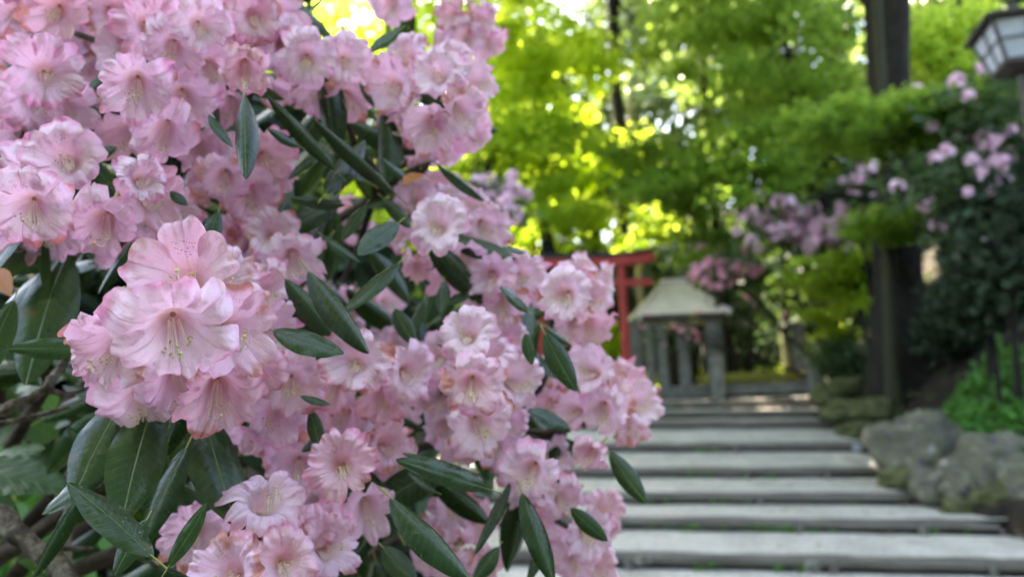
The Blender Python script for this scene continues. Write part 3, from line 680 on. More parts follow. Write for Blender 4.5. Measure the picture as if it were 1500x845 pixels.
boulder('mossy rock in the row low at the right frame edge', 1478, 735, 7.9, (.34, .28, .22), MROCKM, 22)
boulder('lichen spotted rock facing the third log end', 1372, 715, 8.7, (.28, .22, .20), MROCK, 23)
boulder('rounded mossy rock beside the sixth log end', 1300, 640, 10.9, (.28, .25, .2), MROCKM, 24)
boulder('mossy rock above the long rounded boulder', 1245, 565, 13.9, (.4, .3, .16), MROCKM, 25)
boulder('small white stone on the fifth log near the largest boulder', 1256, 656, 11.3, (.07, .06, .05), MPAPER, 14, cat='stone', group='loose stones on the steps')
boulder('small grey stone at the lowest log toward the blossoms', 940, 818, 6.0, (.06, .05, .05), MROCK, 15, cat='stone', group='loose stones on the steps')
boulder('pointed pale stone leaning at the lowest log near its middle', 1190, 830, 5.95, (.05, .05, .05), MSTONE, 16, cat='stone', group='loose stones on the steps')

# ------------------------------------------------------------------ torii gate
D = 17.3
pl_ = P(790, 392, D); pr_ = P(910, 392, D)
zb = hz(pr_.x, pr_.y) - .1
root = empty('torii_gate', (pl_.lerp(pr_, .5).x, pl_.y, zb))
for q in (pl_, pr_):
    mb = MB(); mb.tube([(q.x, q.y, zb), (q.x, q.y, zb + .25)], [.14, .13], 16); mb.tube([(q.x, q.y, zb + .25), (q.x, q.y, q.z + .03)], [.105, .088], 16, caps=False)
    mb.build('pillar', [MRED], root, smooth=True)
def beam(name, x0, x1, z, h, dpt, m, curve=0, n=24, flare=0):
    mb = MB(); rows = []
    for q in range(n + 1):
        t = q / n * 2 - 1; x = x0 + (x1 - x0) * q / n; zz = z + curve * abs(t) ** 2.6; k = 1 + flare * abs(t) ** 3
        rows.append([(x, pl_.y - dpt / 2, zz), (x, pl_.y + dpt / 2, zz), (x, pl_.y + dpt / 2 * 1.1, zz + h * k), (x, pl_.y - dpt / 2 * 1.1, zz + h * k)])
    mb.grid(rows, 0, True); mb.add(rows[0], [(3, 2, 1, 0)]); mb.add(rows[-1], [(0, 1, 2, 3)]); return mb.build(name, [m], root)
wd = pr_.x - pl_.x; zt = (pl_.z + pr_.z) / 2
beam('lintel', pl_.x - wd * .38, pr_.x + wd * .40, zt, .20, .20, MRED, .09)
beam('cap_beam', pl_.x - wd * .41, pr_.x + wd * .43, zt + .204, .075, .34, MBLK, .12, flare=.25)
beam('tie_beam', pl_.x - wd * .34, pr_.x + wd * .36, P(912, 420, D).z, .15, .10, MRED)
mb = MB(); xm = (pl_.x + pr_.x) / 2 + .05; z0 = P(912, 420, D).z + .15; mb.box((xm, pl_.y, (z0 + zt) / 2 + .01), (.12, .09, zt - z0 + .04)); mb.build('strut', [MRED], root)
tag(root, 'red torii gate with black capped curved beam at the top of the stairs', 'torii gate')

# ------------------------------------------------------------------ small roofed shrine pavilion with posts
D = 18.4; cL = P(922, 466, D); cR = P(1063, 466, D); cz = (cL.z + cR.z) / 2; cx = (cL.x + cR.x) / 2; cyy = cL.y; hw = (cR.x - cL.x) / 2 * .93
zg = hz(cx, cyy) - .05
root = empty('roofed_shrine', (cx, cyy, zg))
mb = MB(); rg_l = .36; zr = P(985, 414, D).z
rows = []
for q in range(7):     # hip roof, slightly concave
    t = q / 6; s = (1 - t) ** 1.03; rows.append([(cx - .05 + sx * (rg_l * .7 * (1 - s) + hw * s), cyy + sy * (hw * .85 * s + .02), cz + (zr - cz) * (t ** 1.04)) for sx, sy in ((-1, -1), (1, -1), (1, 1), (-1, 1))])
mb.grid(rows, 0, True); mb.add(rows[-1], [(0, 1, 2, 3)]); mb.add(rows[0], [(3, 2, 1, 0)])
mb.box((cx - .05, cyy, cz - .06), (hw * 1.96, hw * 1.64, .10))
rf = mb.build('roof', [MROOF], root)
mb = MB(); mb.box((cx - .05, cyy, zr + .05), (.62, .16, .12), bev=.02); r2 = mb.build('ridge_cap', [MROOF], rf)
mb = MB()
for q in range(4):
    a_ = [(-1, -1), (1, -1), (1, 1), (-1, 1)][q]; mb.tube([(cx - .05 + a_[0] * rg_l * .7, cyy + a_[1] * .02, zr + .01), (cx - .05 + a_[0] * hw, cyy + a_[1] * (hw * .85 + .02), cz + .02)], .035, 8)
mb.build('hip_ridge', [MROOF], rf)
for q in range(4):
    mb = MB(); sx, sy = [(0, -1), (0, 1), (-1, 0), (1, 0)][q]; mb.box((cx - .05 + sx * hw * .97, cyy + sy * hw * .82, cz - .06), (hw * 1.8 if sx == 0 else .05, hw * 1.5 if sy == 0 else .05, .14)); mb.build('fascia_board', [MWOOD], root)
for sx in (-.78, .74):
    for sy in (-.62, .62):
        mb = MB(); mb.box((cx + sx * hw, cyy + sy * hw, (zg + cz) / 2 - .05), (.17, .17, cz - zg - .1), bev=.012); mb.build('corner_post', [MSTONE], root)
mb = MB(); mb.box((cx, cyy, zg + .15), (hw * 1.7, hw * 1.5, .3), bev=.02); mb.build('plinth', [MSTONE], root)
mb = MB(); mb.box((cx, cyy + .1, zg + .75), (.62, .5, .9), bev=.02); mb.build('inner_altar', [MWOOD], root)
tag(root, 'small shrine hut with pale pointed roof right of the red gate', 'shrine')
for px_, lb in ((932, 'leftmost'), (970, 'second'), (1002, 'third')):
    q = P(px_, 520, 17.6); zg2 = hz(q.x, q.y) - .05; zt2 = P(px_, 470, 17.6).z; mb = MB(); wpx = {932: .24, 970: .25, 1002: .26}[px_]
    mb.box((q.x, q.y, (zg2 + zt2) / 2), (wpx, .14, zt2 - zg2), bev=.02, taper=.94)
    tag(mb.build('stone_pillar', [MSTONE]), {'leftmost': 'tall stone pillar directly beside the red gate post', 'second': 'tall stone pillar under the left half of the pointed roof', 'third': 'tall stone pillar under the middle of the pointed roof'}[lb], 'stone pillar', 'stone pillars before the shrine hut')
q = P(1047, 520, 17.4); zg2 = hz(q.x, q.y) - .05; mb = MB(); zt2 = P(1047, 470, 17.4).z; mb.box((q.x, q.y, (zg2 + zt2) / 2), (.34, .2, zt2 - zg2), bev=.03, taper=.95)
tag(mb.build('stone_pillar', [MSTONE]), 'widest tall stone pillar under the right corner of the pointed roof', 'stone pillar', 'stone pillars before the shrine hut')
def newel(px_, ytop, ybot, d, lb):
    a_ = P(px_, ytop, d); b_ = P(px_, ybot, d); root = empty('stone_post', (a_.x, a_.y, b_.z)); mb = MB(); h = a_.z - b_.z
    mb.box((a_.x, a_.y, b_.z + h * .38), (.24, .24, h * .78), bev=.02); mb.build('shaft', [MSTONE], root)
    mb = MB(); mb.box((a_.x, a_.y, b_.z + h * .80), (.19, .19, h * .06)); mb.box((a_.x, a_.y, b_.z + h * .91), (.30, .30, h * .17), bev=.03, taper=.8); mb.build('cap', [MSTONE], root)
    tag(root, lb, 'stone post', 'short capped stone posts at the stair top')
newel(1049, 522, 582, 16.4, 'short capped stone post left of the top stone slab')
newel(1190, 520, 582, 16.2, 'short capped stone post right of the top stone slab')
q = P(1163, 520, 18.2); zt2 = P(1163, 470, 18.2).z; zg2 = hz(q.x, q.y) - .05
mb = MB(); mb.box((q.x + .06, q.y, (zg2 + zt2) / 2), (.42, .3, zt2 - zg2), bev=.02); o = mb.build('stone_monument', [MSTONE]); tag(o, 'square dark upright stone behind the right capped post', 'stone pillar')
mb = MB(); mb.box((q.x - .23, q.y - .12, (zg2 + zt2) / 2 - .06), (.16, .16, zt2 - zg2 - .1), bev=.02); o = mb.build('lit_mossy_pillar', [MSTONEM]); tag(o, 'narrow mossy stone pillar, lit yellow put in its colour, beside the square dark stone', 'stone pillar')

# ------------------------------------------------------------------ lantern on a pole
D = 5.0
lc = P(1500, 100, D); tz = P(1490, 36, D).z
lx, ly = lc.x - .015, lc.y; zb0 = lc.z; hb = P(1450, 40, D).z - P(1450, 104, D).z
g0 = hz(lx + .05, ly) - .2
root = empty('garden_lantern', (lx, ly, g0)); ang = R(-15)
rotz = Matrix.Rotation(ang, 3, 'Z')
def ringp(n, r, z): return [Vector((lx, ly, z)) + rotz @ Vector((r * math.cos(math.pi / 4 + 2 * math.pi * k / n), r * math.sin(math.pi / 4 + 2 * math.pi * k / n), 0)) for k in range(n)]
mb = MB(); mb.tube([(lx, ly, g0), (lx, ly, zb0 - .45)], [.045, .042], 14); mb.tube([(lx, ly, zb0 - .47), (lx, ly, zb0 - .42)], [.055, .055], 14); mb.tube([(lx, ly, zb0 - .42), (lx, ly, zb0)], [.036, .036], 14); mb.build('pole', [MIRON], root, smooth=True)
rb, rt = .19, .285; zt_ = zb0 + hb
mb = MB(); rows = [ringp(4, rb * .55, zb0 - .04), ringp(4, rb * 1.05, zb0), ringp(4, rb * 1.05, zb0 + .03)]; mb.grid(rows, 0, True); mb.add(rows[0], [(3, 2, 1, 0)]); mb.add(rows[-1], [(0, 1, 2, 3)])
bs = ringp(4, rb, zb0 + .03); tp = ringp(4, rt, zt_)
for k in range(4): mb.tube([bs[k], tp[k]], .013, 6)
for k in range(4):
    mb.tube([tp[k], tp[(k + 1) % 4]], .013, 6); mb.tube([bs[k].lerp(bs[(k + 1) % 4], .5), tp[k].lerp(tp[(k + 1) % 4], .5)], .007, 6)
    mb.tube([bs[k].lerp(tp[k], .5), bs[(k + 1) % 4].lerp(tp[(k + 1) % 4], .5)], .006, 6)
mb.build('frame', [MIRON], root)
bi = ringp(4, rb * .96, zb0 + .03); ti = ringp(4, rt * .965, zt_)
for k in range(4):
    mb = MB(); a0, a1, a2, a3 = bi[k], bi[(k + 1) % 4], ti[(k + 1) % 4], ti[k]; nn = (a1 - a0).cross(a3 - a0).normalized() * .006
    mb.add([a0, a1, a2, a3, a0 - nn, a1 - nn, a2 - nn, a3 - nn], [(0, 1, 2, 3), (7, 6, 5, 4), (0, 4, 5, 1), (1, 5, 6, 2), (2, 6, 7, 3), (3, 7, 4, 0)])
    mb.build('pane', [MPAPER], root)
mb = MB(); rows = [ringp(4, rt * 1.22, zt_ + .004), ringp(4, rt * 1.24, zt_ + .026), ringp(4, rt * .62, zt_ + .085), ringp(4, rt * .14, zt_ + .13), ringp(4, rt * .12, zt_ + .17)]
mb.grid(rows, 0, True); mb.add(rows[0], [(3, 2, 1, 0)]); mb.add(rows[-1], [(0, 1, 2, 3)]); mb.build('roof', [MIRON], root)
tag(root, 'dark metal lantern with frosted panes on a slim pole', 'lantern')

# ================================================================== the rhododendron in front
def prof(v, opn):
    # corolla profile: radius and height along the petal
    r = np.interp(v, [0, .12, .35, .52, .72, .88, 1.0], [.0012, .0062, .0112, .0155, .0230, .0288, .0330])
    z = np.interp(v, [0, .12, .35, .52, .72, .88, 1.0], [0, .0044, .0140, .0215, .0280 - .002 * opn, .0300 - .006 * opn, .0295 - .011 * opn])
    return r, z
def flower_mesh(seed, n=6, opn=.5, ruf=1.0, stamens=True):
    r_ = random.Random(seed); NS, NV = 26, 20; mb_v = []; fl = []; at = []; mi = []
    ph0 = math.pi / 2
    for k in range(n):
        jit = r_.uniform(-.15, .15); al = math.pi / n
        lt = r_.uniform(-.35, .35); tip = 1 + r_.uniform(-.12, .14); bend = r_.uniform(-1.3, .9); tw = r_.uniform(-.55, .55); wid = r_.uniform(.7, 1.2); ns = Vector((r_.uniform(0, 50), r_.uniform(0, 50), 0))
        off = len(mb_v)
        for i in range(NS + 1):
            s = -1 + 2 * i / NS
            L = (1.03 - .42 * abs(s) ** 3.5 - .07 * math.exp(-(s / .13) ** 2) + .030 * noise.noise(ns + Vector((s * 5.5, 0, 0))) + .10 * noise.noise(ns + Vector((s * 2.6, 9, 0)))) * tip
            for j in range(NV + 1):
                v = (j / NV) * L; rr, zz = prof(min(v, 1), opn)
                if v > 1: rr += (v - 1) * .035
                e = max(0.0, (v - .40) / .60); e = min(e, 1.15)
                wf = 1 + (.24 * min(1, e / .45)) * wid - .16 * max(0, e - .6) / .4
                a_ = ph0 + 2 * math.pi * k / n + jit * min(1, e * 1.8) + s * al * (wf + .03) + .06 * lt * e
                es = e * e * (3 - 2 * min(e, 1))
                z = zz + .0011 * s * min(1, e * 3)                                  # overlap like a fan
                z += ruf * es * (.0020 * math.sin(s * 5.0 + lt * 9 + k) + .0060 * noise.noise(ns + Vector((s * 2.0, v * 2.2, 0))) + .0030 * noise.noise(ns + Vector((s * 5.0, v * 4, 3))))
                z += .0026 * es * (1 - s * s) * (1 if bend > 0 else -.3) + bend * .006 * e * e + tw * .004 * s * es
                z -= .0010 * math.exp(-(s / .10) ** 2) * min(1, e * 2)               # crease on the midvein
                rr *= 1 + .03 * noise.noise(ns + Vector((s * 2, v * 3, 8))) * e
                mb_v.append((rr * math.cos(a_), rr * math.sin(a_), z)); at.append((s, min(v / max(L, .01), 1) * (.0) + v, float(k)))
        W = NV + 1
        for i in range(NS):
            for j in range(NV):
                a = off + i * W + j; fl += [a, a + W, a + W + 1, a + 1]; mi.append(0)
    def tube(pts, rad, m, seg=5):
        nonlocal fl
        T = MB(); T.tube(pts, rad, seg, caps=False); o = len(mb_v)
        for p in T.v: mb_v.append(p); at.append((0, 0, 9))
        for f in T.f: fl += [o + q for q in f]; mi.append(m)
    def blob(c, d, l, r, m):
        c = Vector(c); d = Vector(d).normalized(); tube([c - d * l, c - d * l * .6, c, c + d * l * .6, c + d * l], [r * .2, r * .85, r, r * .85, r * .2], m, 6)
    if stamens:
        for k in range(10):
            a_ = -math.pi / 2 + r_.uniform(-1.25, 1.25); l = r_.uniform(.024, .036); sp = r_.uniform(.25, .9)
            b = Vector((math.cos(a_) * .0028, math.sin(a_) * .0028, .006)); dr = Vector((math.cos(a_) * .26 * sp, -.22 + math.sin(a_) * .16 * sp, 1)).normalized()
            pts = []
            for q in range(8):
                t = q / 7; pts.append(b + dr * l * t + Vector((0, -.010 * math.sin(t * 2.3) * 1, 0)) * t + Vector((0, .013, .001)) * t ** 4)
            tube(pts, [.00042 - .00012 * q / 7 for q in range(8)], 1)
            blob(pts[-1], Vector((r_.uniform(-1, 1), r_.uniform(-.3, 1), .4)), .0014, .0006, 2)
        pts = [Vector((0, -.001, .004)) + Vector((0, -.26, 1)).normalized() * .043 * (q / 8) + Vector((0, -.010 * math.sin(q / 8 * 2.3), 0)) + Vector((0, .016, 0)) * (q / 8) ** 4 for q in range(9)]
        tube(pts, .00062, 1, 6); blob(pts[-1], pts[-1] - pts[-2], .0012, .0014, 3)
    o_ = npmesh('flower', mb_v, fl, 4, [MP, MFIL, MANT, MSTG], mi, True, {'petal': at})
    return o_
FLW = [flower_mesh(s, n=[6, 5, 7, 6, 5, 6, 7, 6, 5, 6][s], opn=[.3, .7, 1.0, .2, .6, 1.1, .4, .9, 0, .5][s], ruf=[1, 1.15, .9, 1.3, 1, 1.1, 1.4, .85, 1.2, 1.1][s]) for s in range(10)]

def leaf_mesh(seed, droop=.12, curl=.3, wave=.02):
    NU, NL = 10, 26; V_ = []; A_ = []; r_ = random.Random(seed); bx = r_.uniform(-.05, .05)
    for i in range(NL + 1):
        t = i / NL
        w_ = max(0, math.sin(math.pi * min(1, (t ** .92) * .985 + .01)) ** .72) * .5
        for j in range(NU + 1):
            u = -1 + 2 * j / NU
            x = u * w_ + bx * math.sin(math.pi * t); z = -droop * t * t - curl * (abs(u) ** 2.2) * w_ * .55 + .10 * abs(u) ** 1 * w_ * math.exp(-abs(u) * 2.5) * 2
            z += wave * noise.noise(Vector((u * 2.2, t * 6, seed))) * abs(u)
            V_.append((x, t, z)); A_.append((u * w_ * 2, t, 0))
    a = np.array([[i * (NU + 1) + j, i * (NU + 1) + j + 1, (i + 1) * (NU + 1) + j + 1, (i + 1) * (NU + 1) + j] for i in range(NL) for j in range(NU)])
    V_ = np.array(V_); fl = list(a.ravel())
    T = MB(); T.tube([(0, -.16, .012), (0, -.06, .004), (0, .03, -.008)], [.022, .020, .016], 6, caps=False); off = len(V_)
    V_ = np.concatenate([V_, np.array(T.v)]); A_ += [(0, 0, 1)] * len(T.v); mi = [0] * len(a) + [1] * len(T.f)
    for f in T.f: fl += [off + q for q in f]
    return npmesh('leaf', V_, fl, 4, [ML, MYST], mi, True, {'leafuv': A_})
LFM = [leaf_mesh(s, *p) for s, p in enumerate([(.10, .35, .03), (.2, .6, .03), (.04, .2, .04), (.28, .9, .02), (.12, 1.3, .02)])]

bush = empty('rhododendron', (-.75, 1.5, hz(-.75, 1.5))); tag(bush, 'large rhododendron covered in ruffled pale pink blossoms', 'rhododendron')
def leaf_at(b, t, wpx_m, mesh, roll=0, nrm=None, parent=None, name='leaf'):
    Y = t - b; L = Y.length; Y.normalize()
    N = nrm if nrm is not None else ((CAM - b).normalized() * .75 + Vector((0, 0, .65)))
    N = (N - Y * N.dot(Y)).normalized(); N = Matrix.Rotation(roll, 3, Y) @ N; X = Y.cross(N).normalized()
    Mx = Matrix((X * wpx_m, Y * L, N * max(L * .55, wpx_m))).transposed().to_4x4(); Mx.translation = b
    return Mx
leaf_rows = []
# (base px, base py, tip px, tip py, width px, depth base, depth tip, roll deg, mesh)
LV = [(493,250,396,138,30,.74,.70,-25,1),(580,284,468,170,30,.78,.72,-20,1),(476,284,536,200,44,.74,.80,10,0),(586,44,540,76,30,.85,.84,0,2),(530,82,500,32,44,.88,.86,60,0),(480,-10,436,28,28,.82,.8,50,0),
 (357,140,356,252,44,.60,.56,15,1),(306,168,343,214,30,.62,.62,-20,0),(97,372,34,560,100,.72,.66,10,0),(70,395,-12,512,84,.76,.70,25,0),(128,513,12,510,42,.60,.58,-30,2),
 (180,585,104,726,96,.63,.58,12,0),(224,592,178,762,100,.61,.56,-5,0),(224,815,100,705,66,.45,.46,5,2),(246,830,303,736,32,.44,.45,15,2),(273,655,200,800,62,.58,.55,20,0),(296,600,350,764,98,.64,.58,-12,0),
 (250,600,247,694,46,.68,.66,0,0),(165,680,60,752,52,.62,.60,10,2),(215,760,166,842,44,.54,.52,0,0),(400,484,504,516,56,.56,.56,5,2),(452,396,548,498,56,.64,.60,-15,3),(418,408,500,495,48,.68,.66,10,3),
 (585,384,498,454,48,.70,.66,20,0),(584,326,524,372,44,.70,.66,-20,2),(474,346,528,382,24,.74,.73,0,0),(578,452,608,504,34,.80,.78,20,0),(650,412,645,458,32,.78,.76,30,0),(774,456,733,420,32,.70,.68,-5,2),
 (798,488,844,572,44,.70,.68,15,0),(770,488,780,534,24,.74,.73,0,0),(798,478,842,500,26,.74,.75,-20,3),(765,722,818,850,50,.66,.62,-15,1),(748,703,690,808,40,.70,.66,40,0),(893,662,946,736,38,.76,.72,25,0),
 (836,744,890,792,32,.74,.72,30,0),(834,626,774,600,38,.74,.72,-10,2),(716,716,582,672,44,.64,.60,-25,2),(686,688,592,658,30,.66,.64,20,0),(572,728,698,830,68,.60,.56,-18,3),(440,580,484,592,18,.58,.58,0,2),
 (640,240,718,282,26,.80,.84,-20,3),(600,265,560,230,24,.80,.78,0,0),(536,300,500,350,28,.78,.76,0,0),(470,215,420,260,30,.78,.76,20,0),(560,290,600,330,26,.80,.78,20,1),(505,300,430,285,26,.78,.74,-20,1),
 (620,440,595,500,30,.84,.82,30,0),(690,430,650,445,26,.84,.84,0,2),(730,800,690,850,34,.74,.72,0,1),(800,790,770,850,34,.74,.72,30,0),(640,720,600,690,30,.72,.7,20,0),(560,800,610,850,46,.66,.64,10,0),
 (270,335,318,360,30,.62,.62,10,0),(130,230,170,215,26,.66,.66,20,0),(250,280,275,300,24,.66,.66,0,0),(120,720,40,845,50,.60,.60,20,0),(20,440,-30,560,50,.62,.6,0,0),(560,160,530,120,24,.86,.84,0,1),
 (770,370,735,362,16,.8,.78,-10,2),(700,520,640,500,28,.8,.78,20,0),(320,310,300,370,34,.64,.62,0,0),(455,600,470,660,30,.66,.64,20,0),(470,640,440,660,26,.66,.66,0,0),(440,215,395,185,24,.7,.68,-10,1),
 (980+0,2000,1000,2100,10,.8,.8,0,0)][:-1]
for (bx, by, tx, ty, wp, db, dt, rl, mi_) in LV:
    b_, t_ = P(bx, by, db), P(tx, ty, dt)
    leaf_rows.append(leaf_at(b_, t_, wp * (db + dt) / 2 / F * .80, LFM[mi_], R(rl)))
    o = link('leaf', LFM[mi_], bush, leaf_rows[-1])

CL = [
 ('main', [(272,402,78,0,-.25),(258,484,86,0,.38),(164,503,70,-.62,.35),(340,480,66,.45,.3),(386,428,52,.75,-.1),(388,485,54,.6,.3),(322,572,64,.25,.6),(205,584,60,-.35,.65),(258,562,62,.05,.7),(372,545,58,.5,.5),(222,428,60,-.45,-.2),(325,415,60,.4,-.2)]),
 ('c2a', [(96,230,60,-.25,-.1),(42,302,66,-.45,.25),(30,345,52,-.4,.6),(75,340,52,-.1,.6)]),
 ('c2b', [(149,326,62,-.1,.45),(207,262,60,.1,-.15),(214,318,52,.35,.3),(248,305,46,.6,.1),(180,365,46,.1,.8)]),
 ('c3', [(66,103,54,-.2,-.1),(18,145,48,-.4,.3),(96,156,48,.1,.5),(15,80,44,-.5,0),(20,195,44,-.3,.5)]),
 ('c4', [(21,18,46,-.3,-.1),(82,11,52,0,.1),(134,62,44,.3,.4),(30,-30,46,-.2,-.4),(125,-10,46,.3,-.2)]),
 ('c5', [(170,15,46,-.1,0),(222,37,52,.2,.2),(199,121,60,0,.4),(150,118,44,-.4,.2),(185,75,46,-.2,.0),(230,-10,46,.1,-.3)]),
 ('c6', [(254,68,54,-.2,.1),(296,36,56,0,-.1),(338,30,48,.3,0),(270,142,52,-.1,.5),(308,100,50,.2,.3),(300,-15,46,0,-.4)]),
 ('c7', [(358,100,56,.1,.4),(372,22,50,0,-.1),(404,20,48,.4,0),(420,68,48,.5,.2),(398,128,42,.4,.6),(336,150,42,-.2,.6),(400,-20,46,.2,-.4)]),
 ('c8', [(241,196,56,0,.6),(188,190,48,-.3,.6),(290,212,44,.3,.6),(235,165,44,0,.2)]),
 ('c9', [(326,262,48,-.1,.5),(385,228,46,.3,.1),(368,285,46,.2,.6),(298,272,42,-.4,.4),(406,258,42,.6,.3),(345,225,42,-.1,-.1)]),
 ('c10', [(451,84,50,-.2,.1),(504,84,46,.2,-.1),(512,142,42,.3,.6),(468,130,42,-.2,.5),(534,112,38,.5,.3),(440,120,40,-.2,.2)]),
 ('c11', [(576,122,44,-.5,0),(596,80,40,-.3,-.4),(643,108,46,0,-.2),(630,182,46,0,.4),(588,180,40,-.5,.5),(676,160,46,.4,.2),(700,120,40,.6,-.2),(620,226,38,-.1,.8),(698,196,38,.6,.5),(662,86,38,.2,-.6),(652,222,36,.2,.8)]),
 ('c12', [(662,20,36,-.3,-.1),(704,25,36,.4,-.1),(682,56,36,0,.5),(718,58,30,.5,.5),(652,52,30,-.5,.5),(690,-15,36,0,-.5)]),
 ('c13', [(572,5,36,0,.3),(556,-20,34,-.3,-.2),(588,24,28,.4,.6)]),
 ('c14', [(643,328,48,0,-.05),(684,376,42,.3,.5),(612,388,42,-.3,.6),(712,330,40,.6,.1),(588,342,40,-.7,.2),(610,288,38,-.2,-.5),(656,404,40,.1,.8),(645,275,36,.1,-.6),(690,300,36,.4,-.3)]),
 ('c15', [(400,342,46,-.1,0),(428,378,48,.2,.5),(374,330,42,-.4,-.1),(442,348,40,.5,.1),(352,352,42,-.4,.3),(395,385,42,-.1,.7)]),
 ('c16', [(722,402,42,-.2,.1),(763,402,40,.4,-.1),(736,384,32,0,-.5),(738,442,42,0,.6),(768,436,32,.4,.5),(700,430,36,-.3,.5)]),
 ('c17', [(685,487,52,-.1,-.2),(747,498,42,.4,-.1),(692,560,58,-.05,.2),(753,557,46,.5,.2),(640,520,44,-.5,0),(722,528,44,.2,.0),(650,575,42,-.4,.4),(755,600,38,.4,.6)]),
 ('c18', [(523,528,56,-.15,-.05),(484,566,48,-.5,.4),(600,543,48,.3,.0),(560,582,46,.1,.5),(576,512,38,.2,-.4),(502,604,44,-.2,.7),(618,578,42,.4,.4),(592,610,36,.3,.7)]),
 ('c19', [(703,622,54,0,.5),(648,625,38,-.5,.3),(742,616,44,.4,.4),(672,658,40,-.3,.7),(733,655,40,.3,.7)]),
 ('c20', [(500,680,58,-.1,.1),(566,650,44,.5,-.2),(573,694,42,.6,.2),(540,742,48,.4,.6),(437,680,52,-.3,.2),(486,770,50,0,.7),(455,735,46,-.3,.6),(525,640,42,.2,-.5)]),
 ('c21', [(776,690,54,-.1,.35),(826,730,44,.4,.5),(812,668,36,.4,-.1),(790,745,38,0,.8)]),
 ('c22', [(828,430,48,-.2,0),(876,420,36,.5,-.2),(868,476,40,.4,.5),(840,476,38,-.1,.6),(852,400,36,.2,-.4)]),
 ('c23', [(866,541,46,-.2,-.1),(884,600,46,.1,.2),(936,590,38,.6,0),(866,662,48,-.2,.4),(842,600,38,-.4,.2),(924,622,36,.6,.5),(905,560,36,.3,-.4)]),
 ('c24', [(862,780,44,.1,.3),(842,818,42,-.2,.5),(884,746,34,.5,-.2),(874,830,40,.4,.6),(822,792,34,-.5,.3)]),
 ('c25', [(388,735,60,.35,-.95),(335,840,66,-.3,-.2),(415,822,62,.1,-.1),(478,800,52,.7,-.2),(285,778,54,-.3,.1),(440,775,50,.5,-.6)]),
 ('c26', [(664,744,40,0,.3),(704,762,36,.3,.4),(640,782,34,-.3,.5),(662,826,38,0,.6),(712,822,36,.3,.6)]),
 ('c27', [(428,560,56,.3,.2),(402,604,54,.1,.5),(444,612,46,.5,.5),(420,655,42,.3,.8),(365,625,50,-.1,.6)]),
 ('c28', [(800,552,34,-.1,0),(806,590,34,.1,.5),(780,575,32,-.4,.3)]),
 ('c29', [(545,466,30,0,0),(566,440,28,.3,-.2),(528,450,28,-.3,.2)]),
 ('c30', [(508,305,28,0,0),(526,338,28,.1,.4),(490,322,26,-.4,.2)]),
 ('c31', [(470,420,28,0,.2),(500,440,26,.3,.4)]),
]
NCL = 0
cores = []
for ci, (nm, fl_) in enumerate(CL):
    r_ = random.Random(100 + ci)
    items = []
    for (px, py, rp, tx, ty) in fl_:
        d = F * .0325 / rp
        items.append((P(px, py, d), tx + r_.uniform(-.28, .28), ty + r_.uniform(-.2, .3), r_.uniform(.83, .97) if ci else r_.uniform(.92, 1.03)))
    mc = sum((i_[0] for i_ in items), Vector()) / len(items)
    # more flowers of the same truss behind the front ones
    for q in range(1):
        a0 = r_.choice(items[:len(fl_)])
        toC = (CAM - a0[0]).normalized()
        p = a0[0] + (mc - a0[0]) * r_.uniform(.2, .8) - toC * r_.uniform(.022, .045) + Vector((r_.gauss(0, .014), 0, r_.gauss(0, .014)))
        items.append((p, (p - mc).dot(RT) * 22 + r_.uniform(-.3, .3), -(p - mc).dot(UP) * 22 + r_.uniform(-.1, .5), r_.uniform(.85, 1.0)))
    toC = (CAM - mc).normalized(); core = mc - toC * .062 + Vector((0, 0, -.004)); cores.append(core)
    mb = MB(); locs = []
    for (p, tx, ty, s) in items:
        tc = (CAM - p).normalized(); dr = (tc + RT * tx - UP * ty).normalized()
        base = p - dr * .021 * s
        locs.append((base, dr, s))
        mid = core.lerp(base, .55) + (core - base).normalized() * -.002 - dr * .006
        if (base - core).length > .11: mid = base - dr * .03
        mb.tube([core, mid, base - dr * .006, base + dr * .0006], [.0013, .0013, .0014, .0018], 6, m=0)
    ax = toC
    for q in range(7):
        a_ = q * 2.4; v = (ax.orthogonal().normalized() * math.cos(a_) + ax.cross(ax.orthogonal().normalized()) * math.sin(a_)) * .004
        mb.tube([core - ax * .008 + v * .6, core + v * 1.1, core + ax * .008 + v * 1.4], [.003, .003, .0008], 5, m=1)
    cl_o = mb.build('flower_cluster', [MPED, MBUD], bush, smooth=True)
    WORLD[cl_o.name] = Matrix.Identity(4)
    for (base, dr, s) in locs:
        X = Vector((0, 0, 1)).cross(dr)
        X = X.normalized() if X.length > .05 else RT.copy()
        X = -X if False else X
        Yv = dr.cross(X).normalized(); rot = Matrix((X, Yv, dr)).transposed().to_4x4() @ Matrix.Rotation(r_.uniform(-.45, .45), 4, 'Z')
        hf = .72 if r_.random() < .14 and ci > 0 else 1.0        # some only half open
        o = bpy.data.objects.new('flower', r_.choice(FLW)); col.objects.link(o); o.parent = cl_o
        o.matrix_parent_inverse = (bush.matrix_basis.copy() @ cl_o.matrix_parent_inverse @ cl_o.matrix_basis).inverted()
        o.matrix_basis = Matrix.Translation(base) @ rot @ Matrix.Diagonal((s * r_.uniform(.86, 1.08) * hf, s * r_.uniform(.9, 1.1) * hf, s * r_.uniform(.9, 1.2) * (1.2 if hf < 1 else 1), 1))

